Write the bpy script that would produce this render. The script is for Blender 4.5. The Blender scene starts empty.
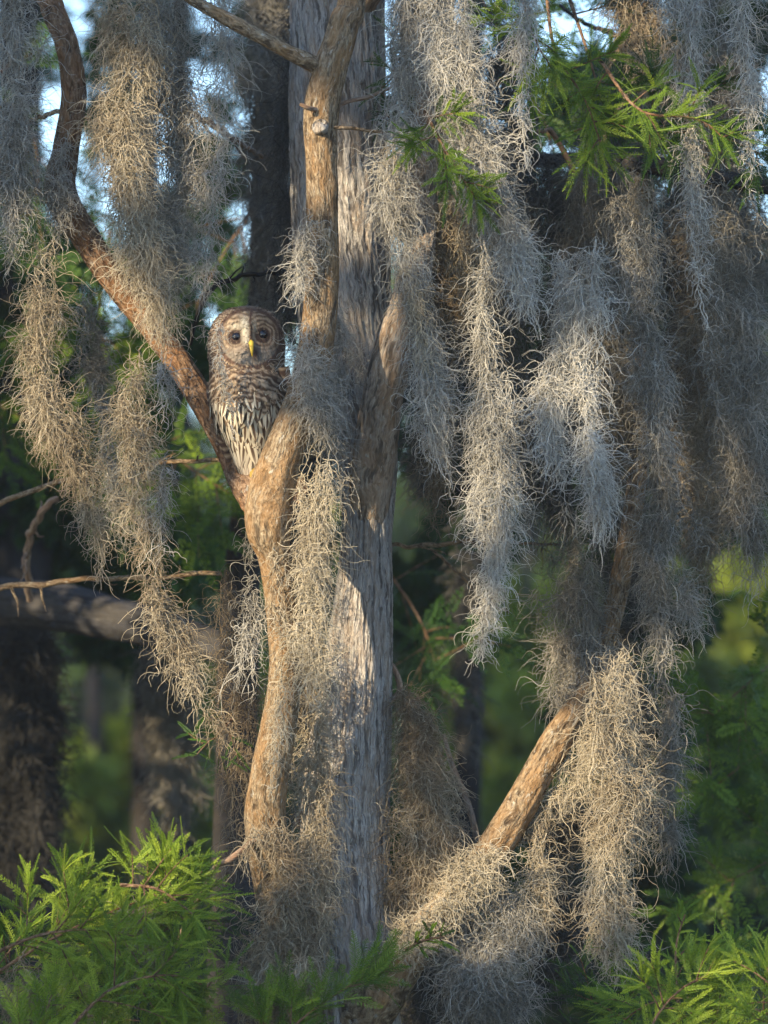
import bpy, math
import numpy as np
from mathutils import Vector

# ------------------------------------------------------------------ camera, sky, sun, exposure
scene = bpy.context.scene
W, H = 768, 1024
CAM = np.array([0.0, -12.0, 1.6]); PITCH = math.radians(5.0)
FH = 0.2085                              # picture height divided by distance
cam_d = bpy.data.cameras.new('camera'); cam = bpy.data.objects.new('camera', cam_d)
scene.collection.objects.link(cam); scene.camera = cam
cam.location = CAM; cam.rotation_euler = (math.radians(90) + PITCH, 0, 0)
cam_d.sensor_fit = 'VERTICAL'; cam_d.sensor_height = 36; cam_d.lens = 36 / FH
cam_d.clip_start = 0.1; cam_d.clip_end = 2000
cam_d.dof.use_dof = True; cam_d.dof.focus_distance = 11.75; cam_d.dof.aperture_fstop = 2.6
scene.render.resolution_x, scene.render.resolution_y = W, H

SUN_AZ, SUN_EL = math.radians(-132), math.radians(21)     # direction towards the sun
SUN = np.array([math.cos(SUN_AZ) * math.cos(SUN_EL), math.sin(SUN_AZ) * math.cos(SUN_EL), math.sin(SUN_EL)])
world = bpy.data.worlds.new('World'); scene.world = world; world.use_nodes = True
wn = world.node_tree.nodes; wl = world.node_tree.links
sky = wn.new('ShaderNodeTexSky'); sky.sky_type = 'NISHITA'; sky.sun_disc = False
sky.sun_elevation = SUN_EL; sky.sun_rotation = math.pi / 2 - SUN_AZ
sky.dust_density = 0.15; sky.ozone_density = 2.6
wl.new(sky.outputs['Color'], wn['Background'].inputs['Color']); wn['Background'].inputs['Strength'].default_value = 0.15
sun_d = bpy.data.lights.new('sun', 'SUN'); sun = bpy.data.objects.new('sun', sun_d); scene.collection.objects.link(sun)
sun_d.energy = 4.5; sun_d.angle = math.radians(0.6); sun_d.color = (1.0, 0.80, 0.50)
sun.rotation_euler = Vector(SUN).to_track_quat('Z', 'Y').to_euler(); sun.location = Vector(SUN * 30)
scene.view_settings.view_transform = 'Standard'; scene.view_settings.look = 'None'
scene.view_settings.gamma = 1.0; scene.view_settings.exposure = 1.3
try:
    scene.cycles.use_denoising = True
    scene.cycles.max_bounces = 6; scene.cycles.diffuse_bounces = 3; scene.cycles.glossy_bounces = 2
    scene.cycles.transmission_bounces = 3; scene.cycles.transparent_max_bounces = 4
    scene.cycles.caustics_reflective = False; scene.cycles.caustics_refractive = False
except Exception:
    pass

# ------------------------------------------------------------------ helpers
rng = np.random.default_rng(7)
cp, sp = math.cos(PITCH), math.sin(PITCH)


def P(px, py, y=0.0):
    """pixel of the photograph + depth y -> world point"""
    px = np.asarray(px, float); py = np.asarray(py, float); y = np.asarray(y, float)
    k = FH / H
    a = (px - W / 2) * k; b = (H / 2 - py) * k
    dx, dy, dz = a, cp - b * sp, sp + b * cp
    t = (y - CAM[1]) / dy
    return np.stack(np.broadcast_arrays(CAM[0] + dx * t, y + 0 * t, CAM[2] + dz * t), -1)


def PIX(y=0.0):
    return FH / H * (y - CAM[1])


def unit(v):
    return v / (np.linalg.norm(v, axis=-1, keepdims=True) + 1e-9)


def hash3(i, seed):
    i = i.astype(np.int64)
    h = (i[..., 0] * 374761393 + i[..., 1] * 668265263 + i[..., 2] * 2147483647 + seed * 1274126177) & 0xFFFFFFFF
    h = ((h ^ (h >> 13)) * 1274126177) & 0xFFFFFFFF
    return ((h ^ (h >> 16)) & 0xFFFF) / 65535.0


def vnoise(p, seed=0):
    i = np.floor(p); f = p - i; f = f * f * (3 - 2 * f); out = 0
    for a in (0, 1):
        for b in (0, 1):
            for c in (0, 1):
                w = (f[..., 0] if a else 1 - f[..., 0]) * (f[..., 1] if b else 1 - f[..., 1]) * (f[..., 2] if c else 1 - f[..., 2])
                out = out + w * hash3(i + np.array([a, b, c]), seed)
    return out


def fbm(p, seed=0, o=3):
    s = 0; a = 0.5; n = 0
    for k in range(o):
        s = s + a * vnoise(p * 2 ** k + 17.3 * k, seed + k); n += a; a *= .5
    return s / n


def spline(pts, n):
    """Catmull-Rom through rows of pts, n samples, even in arc length"""
    pts = np.asarray(pts, float)
    if len(pts) == 2: pts = np.array([pts[0], (pts[0] + pts[1]) / 2, pts[1]])
    e = np.vstack([2 * pts[0] - pts[1], pts, 2 * pts[-1] - pts[-2]])
    out = []
    for i in range(len(pts) - 1):
        p0, p1, p2, p3 = e[i:i + 4]; t = np.linspace(0, 1, 24, endpoint=False)[:, None]
        out.append(.5 * (2 * p1 + (p2 - p0) * t + (2 * p0 - 5 * p1 + 4 * p2 - p3) * t ** 2 + (3 * p1 - p0 - 3 * p2 + p3) * t ** 3))
    out = np.vstack(out + [pts[-1:]])
    d = np.r_[0, np.cumsum(np.linalg.norm(np.diff(out[:, :3], axis=0), axis=1))]
    s = np.linspace(0, d[-1], n)
    return np.stack([np.interp(s, d, out[:, k]) for k in range(out.shape[1])], -1)


def raw_mesh(name, v, quads, mat, smooth=True, attrs=None):
    m = bpy.data.meshes.new(name)
    v = np.ascontiguousarray(v, np.float32).reshape(-1, 3); q = np.ascontiguousarray(quads, np.int32)
    k = q.shape[1]; n = len(q)
    m.vertices.add(len(v)); m.vertices.foreach_set('co', v.ravel())
    m.loops.add(n * k); m.loops.foreach_set('vertex_index', q.ravel())
    m.polygons.add(n); m.polygons.foreach_set('loop_start', np.arange(0, n * k, k, dtype=np.int32))
    for an, (ty, arr) in (attrs or {}).items():
        at = m.attributes.new(an, ty, 'POINT')
        at.data.foreach_set({'FLOAT': 'value', 'FLOAT_VECTOR': 'vector', 'FLOAT_COLOR': 'color'}[ty], np.ascontiguousarray(arr, np.float32).ravel())
    m.update(calc_edges=True)
    m.polygons.foreach_set('use_smooth', np.full(n, smooth))
    m.materials.append(mat)
    return m


def link(name, mesh, parent=None):
    o = bpy.data.objects.new(name, mesh); scene.collection.objects.link(o)
    if parent is not None: o.parent = parent
    return o


def tag(o, label=None, cat=None, group=None, kind=None):
    for k, x in (('label', label), ('category', cat), ('group', group), ('kind', kind)):
        if x: o[k] = x
    return o


def thing(name, label, cat, loc, group=None):
    o = bpy.data.objects.new(name, None); scene.collection.objects.link(o)
    o.location = Vector(loc); o.empty_display_size = .1
    return tag(o, label, cat, group)


def part(name, mesh, parent):
    """a child whose vertices were given in world coordinates"""
    o = bpy.data.objects.new(name, mesh); scene.collection.objects.link(o)
    loc = np.zeros(3); q = parent
    while q is not None: loc = loc + np.array(q.location); q = q.parent
    mesh.transform(__import__('mathutils').Matrix.Translation(Vector(-loc)))
    o.parent = parent
    return o


class Geo:
    """collects vertex blocks and faces of one mesh"""
    def __init__(s): s.v = []; s.f = []; s.a = {}; s.n = 0
    def add(s, v, f, **a):
        v = np.asarray(v).reshape(-1, 3); s.v.append(v); s.f.append(np.asarray(f) + s.n); s.n += len(v)
        for k, x in a.items(): s.a.setdefault(k, []).append(np.asarray(x))
    def mesh(s, name, mat, smooth=True, types=None):
        at = {k: (types[k], np.concatenate(x)) for k, x in s.a.items()} if types else None
        return raw_mesh(name, np.concatenate(s.v), np.concatenate(s.f), mat, smooth, at)


def frames(path):
    t = unit(np.gradient(path, axis=0))
    n = np.zeros_like(t); r = np.array([0, 1.0, 0.02])         # seam side: away from the camera
    for i in range(len(t)):
        r = r - t[i] * (r @ t[i]); r = r / np.linalg.norm(r); n[i] = r
    return t, n, np.cross(t, n)


def limb(g, pts, around=40, step=0.008, fib=0.003, lump=0.004, fk=16., seed=0, cap=False, flare=None):
    """bark-covered tube; pts rows are x,y,z,radius. Ridges run along it."""
    pts = np.asarray(pts, float)
    L = np.linalg.norm(np.diff(pts[:, :3], axis=0), axis=1).sum(); n = max(6, int(L / step))
    s = spline(pts, n); path, r = s[:, :3], np.maximum(s[:, 3], 1e-4)
    t, a, b = frames(path)
    th = np.linspace(0, 2 * np.pi, around, endpoint=False)
    c, sn = np.cos(th), np.sin(th); v = np.linspace(0, L, n)
    q = np.stack(np.broadcast_arrays(c[None] * r.mean(), sn[None] * r.mean(), v[:, None]), -1)    # seamless bark space
    tw = q.copy(); ang = v * .6
    tw[..., 0] = q[..., 0] * np.cos(ang)[:, None] - q[..., 1] * np.sin(ang)[:, None]
    tw[..., 1] = q[..., 0] * np.sin(ang)[:, None] + q[..., 1] * np.cos(ang)[:, None]
    f1 = fbm(tw * np.array([1, 1, .09]) * fk * 6, seed, 3); f1 = 1 - np.abs(2 * f1 - 1) * 2.0
    f2 = fbm(tw * np.array([1, 1, .25]) * fk, seed + 9, 3) - .5
    edge = np.clip(r / .012, 0, 1)[:, None]
    rad = r[:, None] + edge * (fib * f1 + 2.6 * lump * f2)
    if flare is not None: rad = rad * flare(path[:, 2:3], th[None])
    V = path[:, None] + rad[..., None] * (c[None, :, None] * a[:, None] + sn[None, :, None] * b[:, None])
    i = np.arange(n - 1)[:, None] * around; j = np.arange(around)[None]; j2 = (j + 1) % around
    F = np.stack([i + j, i + j2, i + around + j2, i + around + j], -1).reshape(-1, 4)
    VV = V.reshape(-1, 3); Q = tw.reshape(-1, 3)
    if cap:                                                          # close both ends with small cones
        c0 = path[0] - t[0] * r[0] * .25; c1 = path[-1] + t[-1] * r[-1] * .25; m = len(VV)
        VV = np.vstack([VV, c0, c1]); Q = np.vstack([Q, Q[0], Q[-1]])
        jj = np.arange(around); k2 = (jj + 1) % around; e = (n - 1) * around
        F = np.vstack([F, np.stack([jj * 0 + m, k2, jj, jj], -1)[:, [0, 1, 2, 0]], np.stack([jj * 0 + m + 1, e + jj, e + k2, jj * 0 + m + 1], -1)])
        # degenerate quads are replaced by triangles folded on the tip
    g.add(VV, F, co=Q)
    return V


def fix_tris(m):
    m.validate(); return m


def bark_obj(name, ptslist, mat, parent, **kw):
    g = Geo()
    for k, pts in enumerate(ptslist): limb(g, pts, cap=False, seed=kw.pop('seed', 1) if k == 0 else k + 5, **kw)
    return part(name, g.mesh(name, mat, True, {'co': 'FLOAT_VECTOR'}), parent)


def pp(rows, s=1.0):
    """rows (px, py, depth, radius in px) -> x,y,z,r"""
    r = np.asarray(rows, float)
    return np.hstack([P(r[:, 0], r[:, 1], r[:, 2]), (r[:, 3] * PIX(r[:, 2]) * s)[:, None]])


# ------------------------------------------------------------------ materials
def mat_new(name, rough=.9, spec=.2):
    m = bpy.data.materials.new(name); m.use_nodes = True
    b = m.node_tree.nodes['Principled BSDF']; b.inputs['Roughness'].default_value = rough
    b.inputs['Specular IOR Level'].default_value = spec
    return m, m.node_tree.nodes, m.node_tree.links, b


def ramp(n, l, src, stops):
    r = n.new('ShaderNodeValToRGB'); e = r.color_ramp.elements
    while len(e) < len(stops): e.new(.5)
    for x, (p, c) in zip(e, stops): x.position = p; x.color = (*c, 1)
    l.new(src, r.inputs['Fac']); return r.outputs['Color']


def noise(n, l, vec, scale, detail=4, rough=.6, stretch=None):
    if stretch:
        mp = n.new('ShaderNodeMapping'); mp.inputs['Scale'].default_value = stretch; l.new(vec, mp.inputs['Vector']); vec = mp.outputs['Vector']
    t = n.new('ShaderNodeTexNoise'); t.inputs['Scale'].default_value = scale; t.inputs['Detail'].default_value = detail
    t.inputs['Roughness'].default_value = rough; l.new(vec, t.inputs['Vector']); return t.outputs['Fac']


def mix(n, l, fac, a, b, mode='MIX'):
    m = n.new('ShaderNodeMix'); m.data_type = 'RGBA'; m.blend_type = mode
    for sock, x in ((m.inputs[0], fac), (m.inputs[6], a), (m.inputs[7], b)):
        if isinstance(x, (int, float)): sock.default_value = x
        elif isinstance(x, tuple): sock.default_value = (*x, 1)
        else: l.new(x, sock)
    return m.outputs[2]


def bark_mat(name, dark, mid, light, accent, lichen=.5, bump=.5, sx=1.0, ys=.07, blotch=30):
    """fibrous bark: long torn strips, dark cracks between them, blotches of a second colour, pale lichen flecks"""
    m, n, l, b = mat_new(name, .94, .08)
    at = n.new('ShaderNodeAttribute'); at.attribute_name = 'co'; v = at.outputs['Vector']
    wv = n.new('ShaderNodeTexNoise'); wv.inputs['Scale'].default_value = 18; wv.inputs['Detail'].default_value = 2; l.new(v, wv.inputs['Vector'])
    ma = n.new('ShaderNodeMixRGB'); ma.blend_type = 'LINEAR_LIGHT'; ma.inputs[0].default_value = .012; l.new(v, ma.inputs[1]); l.new(wv.outputs['Color'], ma.inputs[2]); v = ma.outputs[0]
    fine = noise(n, l, v, 230 * sx, 5, .7, (1, 1, ys))
    strips = noise(n, l, v, 75 * sx, 3, .6, (1, 1, ys * 1.2))
    coarse = noise(n, l, v, blotch, 4, .65, (1, 1, .3))
    col = ramp(n, l, fine, [(.28, dark), (.45, mid), (.68, light)])
    col = mix(n, l, ramp(n, l, strips, [(.40, (.75, .75, .75)), (.47, (0, 0, 0))]), col, dark)
    col = mix(n, l, ramp(n, l, coarse, [(.46, (0, 0, 0)), (.58, (1, 1, 1))]), col, mix(n, l, .6, col, accent))
    flecks = noise(n, l, v, 120, 3, .6, (1, 1, .3))
    col = mix(n, l, ramp(n, l, flecks, [(.62, (0, 0, 0)), (.67, (lichen, lichen, lichen))]), col, (.52, .51, .47))
    l.new(col, b.inputs['Base Color'])
    bp = n.new('ShaderNodeBump'); bp.inputs['Strength'].default_value = bump; bp.inputs['Distance'].default_value = .006
    l.new(fine, bp.inputs['Height'])
    b2 = n.new('ShaderNodeBump'); b2.inputs['Strength'].default_value = bump; b2.inputs['Distance'].default_value = .012
    l.new(strips, b2.inputs['Height']); l.new(bp.outputs['Normal'], b2.inputs['Normal']); l.new(b2.outputs['Normal'], b.inputs['Normal'])
    return m


M_trunk = bark_mat('weathered_grey_bark', (.065, .055, .052), (.39, .365, .355), (.64, .62, .60), (.40, .32, .26), .75, 1.5)
M_limb = bark_mat('brown_limb_bark', (.055, .038, .026), (.22, .16, .105), (.46, .38, .27), (.32, .19, .09), .5, 1.3, .9, .3, 26)
M_fork = bark_mat('fork_bark', (.06, .05, .042), (.32, .26, .215), (.56, .49, .42), (.38, .26, .17), .6, 1.2, .9, .12)
M_twig = bark_mat('grey_twig_bark', (.12, .08, .06), (.27, .19, .14), (.40, .32, .25), (.35, .2, .12), .3)
M_redbark = bark_mat('red_brown_bark', (.045, .028, .02), (.17, .105, .068), (.36, .26, .18), (.26, .13, .06), .4, 1.2, .9, .3, 26)
M_ochre, _n, _l, _b = mat_new('ochre_toes', .7, .2); _b.inputs['Base Color'].default_value = (.30, .20, .05, 1)
M_farlimb = bark_mat('blurred_limb_bark', (.02, .02, .024), (.05, .049, .055), (.09, .09, .10), (.06, .055, .05), .1)  # limb bark lowered in colour to imitate shade over a sun patch
M_farbark = bark_mat('far_shade_bark', (.012, .012, .014), (.035, .034, .038), (.065, .062, .065), (.04, .035, .03), .05)  # bark colour darkened to imitate shade on far trunks


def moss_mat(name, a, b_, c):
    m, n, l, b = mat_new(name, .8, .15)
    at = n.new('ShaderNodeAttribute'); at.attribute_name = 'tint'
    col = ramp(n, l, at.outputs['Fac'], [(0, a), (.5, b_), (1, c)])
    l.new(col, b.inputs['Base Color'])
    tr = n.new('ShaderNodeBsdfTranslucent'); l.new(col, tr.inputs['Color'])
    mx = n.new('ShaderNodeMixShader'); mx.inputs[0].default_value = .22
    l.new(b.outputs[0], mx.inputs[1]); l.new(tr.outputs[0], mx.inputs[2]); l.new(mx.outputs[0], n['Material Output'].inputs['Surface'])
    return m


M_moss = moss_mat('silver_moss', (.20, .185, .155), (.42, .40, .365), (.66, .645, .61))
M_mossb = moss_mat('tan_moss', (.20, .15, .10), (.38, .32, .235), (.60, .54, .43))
M_mossd = moss_mat('shade_dark_moss', (.03, .03, .03), (.085, .083, .08), (.17, .168, .16))  # moss colours darkened to stand in for shade


def leaf_mat(name, a, b_, c, trans=.4):
    m, n, l, b = mat_new(name, .55, .3)
    at = n.new('ShaderNodeAttribute'); at.attribute_name = 'tint'
    col = ramp(n, l, at.outputs['Fac'], [(0, a), (.5, b_), (1, c)])
    l.new(col, b.inputs['Base Color'])
    tr = n.new('ShaderNodeBsdfTranslucent'); l.new(col, tr.inputs['Color'])
    mx = n.new('ShaderNodeMixShader'); mx.inputs[0].default_value = trans
    l.new(b.outputs[0], mx.inputs[1]); l.new(tr.outputs[0], mx.inputs[2]); l.new(mx.outputs[0], n['Material Output'].inputs['Surface'])
    return m


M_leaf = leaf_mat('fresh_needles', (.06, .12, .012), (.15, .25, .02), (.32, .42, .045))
M_leafd = leaf_mat('shaded_needles', (.010, .03, .009), (.027, .075, .014), (.07, .15, .022))  # darker copy of the needle colours, with the shade put in
M_leaff = leaf_mat('far_leaves', (.012, .028, .008), (.04, .085, .014), (.20, .26, .03), .35)  # bright end of the ramp stands for leaves in sun

# ------------------------------------------------------------------ moss
def curls(p0, d0, L, n=8, curve=1.0, r=.0011, rs=None):
    """N tapering, looping strands grown from p0 along d0 (three-sided tubes); they weave and end in hooks"""
    N = len(p0); step = (L / (n - 1))[:, None]
    ax = unit(rs.normal(size=(N, 3)) * np.array([.8, 1.3, .8])); k = (.30 + .62 * rs.uniform(0, 1, (N, 1))) * curve
    ph = rs.uniform(0, 6.28, (N, 1)); fr = rs.uniform(.35, 1.0, (N, 1)); hook = rs.uniform(0, .5, (N, 1)) * np.sign(rs.normal(size=(N, 1)))
    d = unit(d0); p = p0; pts = [p]; dirs = [d]
    for i in range(n - 1):
        s = np.sin(ph + i * fr) + hook * (i / n) ** 2 * 2.2
        d = unit(d + k * s * np.cross(ax, d) + rs.normal(size=(N, 3)) * .12 + np.array([0, 0, -.085]))
        p = p + d * step; pts.append(p); dirs.append(d)
    Pn = np.stack(pts, 1); D = np.stack(dirs, 1)
    a = unit(np.cross(D, ax[:, None] + .01)); b = np.cross(D, a)
    rad = (r * rs.uniform(.6, 1.35, (N, 1)) * np.linspace(1.1, .4, n)[None])[..., None]
    V = np.stack([Pn + rad * (math.cos(q) * a + math.sin(q) * b) for q in (0, 2.094, 4.189)], 2)     # N,n,3,3
    base = (np.arange(N) * n * 3)[:, None, None] + (np.arange(n - 1) * 3)[None, :, None]
    j = np.arange(3)[None, None]; j2 = (j + 1) % 3
    F = np.stack([base + j, base + j2, base + 3 + j2, base + 3 + j], -1).reshape(-1, 4)
    return V.reshape(-1, 3), F


def moss(label, pts, y, dens=1.0, mat=None, cur=1.0, thick=.55, rag=.25, r=.00088, tint=(.5, .26), seed=None, dy=0.0, fringe=.12,
         name='spanish_moss', cat='hanging moss', group='festoons of Spanish moss', parent=None, Lr=(.035, .125), down=1.0):
    """a festoon: pts rows (px, py, half width px) down its middle, at depth y"""
    global _ms; _ms += 1
    rs = np.random.default_rng(_ms * 13 + 5 if seed is None else seed)
    pts = np.asarray(pts, float) * np.array([1, 1, .76]); s = spline(np.c_[pts[:, :2], np.zeros(len(pts)), pts[:, 2]], 200)
    s[:, 3] *= .55 + .95 * fbm(np.c_[np.arange(200) / 200 * 900 / 60, np.full(200, _ms * 3.3), np.zeros(200)], 5, 2)
    s[:, 0] += (fbm(np.c_[np.arange(200) / 200 * 900 / 90, np.full(200, _ms * 5.1), np.zeros(200)], 6, 2) - .5) * s[:, 3] * .9
    seg = np.linalg.norm(np.diff(s[:, :2], axis=0), axis=1); L = seg.sum(); area = 2 * (s[:-1, 3] * seg).sum()
    N = int(dens * area / 3.9)
    nth = max(3, int(area / L / 5.0 * (L / 110)))
    # threads: wandering paths with a lateral place, a start and an end
    lat = np.clip(rs.normal(0, .5, nth), -1, 1); dep = np.clip(rs.normal(0, .5, nth), -1, 1)
    t0 = rs.uniform(-.15, .8, nth); t1 = np.clip(t0 + rs.uniform(.25, .65, nth), None, 1 + rs.uniform(-rag, .03, nth)); t0 = np.clip(t0, 0, 1)
    ln = np.clip(t1 - t0, .02, 1); wsum = ln / ln.sum()
    th = rs.choice(nth, N, p=wsum); u = rs.uniform(0, 1, N); t = np.clip(t0[th] + (u * .8 + .2 * fbm(np.c_[u * 9, th * 3.3, th * 0.], _ms, 1)) * ln[th], 0, 1)
    # more curls where the festoon is wide
    keep = rs.uniform(0, 1, N) < .35 + .65 * np.interp(t, np.linspace(0, 1, 200), s[:, 3]) / s[:, 3].max(); lace = fbm(np.c_[t * L / 30., lat[th] * 1.6 + 9, th * 0. + _ms], 40, 2); keep2 = rs.uniform(0, 1, N) < np.clip((lace - .28) * 6, .22, 1) * np.clip((1.10 - t) * 2.8, .18, 1)
    keep &= keep2; th, t = th[keep], t[keep]; N = len(t)
    i = t * 199; cx = np.interp(i, np.arange(200), s[:, 0]); cy = np.interp(i, np.arange(200), s[:, 1]); hw = np.interp(i, np.arange(200), s[:, 3])
    dirx = np.gradient(s[:, 0]); diry = np.gradient(s[:, 1]); q = np.hypot(dirx, diry); dirx, diry = dirx / q, diry / q
    tx = np.interp(i, np.arange(200), dirx); ty = np.interp(i, np.arange(200), diry)
    wob = (fbm(np.c_[t * L / 38., th * 7.7, th * 0.], _ms, 2) - .5) * 1.3; wob2 = (fbm(np.c_[t * L / 38., th * 3.1 + 50, th * 0.], _ms, 2) - .5) * 1.3
    jit = rs.normal(0, 2.1, (N, 3)); jit[:, 1] *= 1.5
    o1 = (lat[th] + wob) * hw * .82 + jit[:, 0]; o2 = (dep[th] + wob2) * hw * thick + jit[:, 2]
    px = cx + o1 * ty; py = cy - o1 * tx + jit[:, 1]
    Y = y + dy * t + o2 * PIX(y)
    p0 = P(px, py, Y)
    dd = np.stack([tx, np.zeros(N), -ty], -1); out = np.stack([np.sign(o1) * ty, rs.normal(0, .6, N) - .2, np.sign(o1) * tx], -1)
    d0 = unit(dd * down + rs.normal(size=(N, 3)) * .85 + out * rs.uniform(-.1, .38, (N, 1)))
    d0[rs.uniform(size=N) < .07] *= -1
    Ls = (Lr[0] + (Lr[1] - Lr[0]) * rs.uniform(0, 1, N) ** 1.4) * 1.15 * (0.6 + .4 * np.clip(hw / 20, 0, 1))
    V, F = curls(p0, d0, Ls, 12, cur, r, rs)
    # a few long carrying strands per thread
    nl = max(2, nth // 2); m = 26; li = rs.choice(nth, nl)
    tt = (t0[li][:, None] + np.linspace(0, 1, m)[None] * ln[li][:, None]) ; tt = np.clip(tt, 0, 1); ii = tt * 199
    hx = np.interp(ii, np.arange(200), s[:, 0]); hy = np.interp(ii, np.arange(200), s[:, 1]); hh = np.interp(ii, np.arange(200), s[:, 3])
    ww = (fbm(np.stack([tt * L / 26., np.repeat(li[:, None] * 7.7, m, 1), 0 * tt], -1), _ms, 3) - .5) * 1.4
    Q = P(hx + (lat[li][:, None] + ww) * hh * .82, hy, y + dy * tt + dep[li][:, None] * hh * thick * PIX(y))
    zz = np.stack([np.cos(np.arange(m) * 1.9), np.sin(np.arange(m) * 1.9), np.zeros(m)], -1)[None] * rs.uniform(.001, .005, (nl, 1, 1))
    Q = Q + zz; T = unit(np.gradient(Q, axis=1)); A = unit(np.cross(T, np.array([.1, 1., .05]))); B = np.cross(T, A)
    rad = r * 1.25
    V2 = np.stack([Q + rad * (math.cos(z) * A + math.sin(z) * B) for z in (0, 2.094, 4.189)], 2).reshape(-1, 3)
    base = (np.arange(nl) * m * 3)[:, None, None] + (np.arange(m - 1) * 3)[None, :, None]; j = np.arange(3)[None, None]; j2 = (j + 1) % 3
    F2 = np.stack([base + j, base + j2, base + 3 + j2, base + 3 + j], -1).reshape(-1, 4)
    patch = fbm(p0 * 9., _ms + 3, 2) - .5
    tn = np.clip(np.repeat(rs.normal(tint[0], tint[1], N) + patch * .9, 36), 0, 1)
    tn2 = np.clip(np.repeat(rs.normal(tint[0], tint[1], nl), m * 3), 0, 1)
    V = np.vstack([V, V2]); F = np.vstack([F, F2 + N * 36])
    c = P(pts[0, 0], pts[0, 1], y)
    me = raw_mesh(name, V - c, F, mat or M_moss, True, {'tint': ('FLOAT', np.r_[tn, tn2])})
    o = link(name, me); o.location = Vector(c)
    global _mc; _mc += N
    if parent is None: tag(o, label, cat, group)
    return o


_ms = 0; _mc = 0

# ------------------------------------------------------------------ cypress foliage
def branchlets(p, d, L, npair=20, nl=.013, nw=.0016, droop=.25, rs=None, face=None):
    """feathery two-ranked needles along N curved midribs"""
    N = len(p); m = npair
    t = np.linspace(0, 1, m)[None, :, None]; d = unit(d)
    side = unit(np.cross(d, unit(rs.normal(size=(N, 3)) * .45 + (np.array([0, -.75, .6]) if face is None else face)))); up = np.cross(side, d)
    bend = rs.uniform(-.12, .5, (N, 1, 1)) * droop * 2
    mid = p[:, None] + L[:, None, None] * (t * d[:, None] - bend * t ** 2 * np.array([0, 0, 1.]) + (rs.normal(size=(N, 1, 1)) * .09) * t ** 2 * side[:, None])
    dirm = unit(np.gradient(mid, axis=1))
    prof = (np.sin(np.pi * np.clip(t * .86 + .14, 0, 1)) ** .6) * .9 + .1
    vs = []; fs = []; k = 0
    for sgn in (-1, 1):
        ln = nl * prof * rs.uniform(.8, 1.2, (N, m, 1)) * np.clip(L[:, None, None] / .07, .6, 1.2)
        ang = rs.uniform(.55, .85, (N, m, 1))
        nd = unit(dirm * ang + sgn * side[:, None] * 1.0 + up[:, None] * rs.normal(.12, .2, (N, m, 1)))
        wv = unit(np.cross(nd, up[:, None])) * nw
        b = mid + dirm * (rs.uniform(-.3, .3, (N, m, 1)) * (L[:, None, None] / m))
        q = np.stack([b, b + nd * ln * .5 + wv, b + nd * ln, b + nd * ln * .5 - wv], 2)
        vs.append(q.reshape(-1, 3)); k0 = N * m * 4
        fs.append((np.arange(N * m) * 4)[:, None] + np.arange(4)[None] + k); k += k0
    # midrib as a thin ribbon-like prism
    w = side[:, None] * .0009; u2 = up[:, None] * .0009
    R = np.stack([mid - w, mid + w, mid + u2 * 1.5], 2); base = (np.arange(N) * m * 3)[:, None, None] + (np.arange(m - 1) * 3)[None, :, None]
    j = np.arange(3)[None, None]; j2 = (j + 1) % 3
    fs.append(np.stack([base + j, base + j2, base + 3 + j2, base + 3 + j], -1).reshape(-1, 4) + k); vs.append(R.reshape(-1, 3))
    per = rs.normal(0, .25, N)
    return np.vstack(vs), np.vstack(fs), np.concatenate([np.repeat(per, m * 4), np.repeat(per, m * 4), np.repeat(per, m * 3)])


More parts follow.
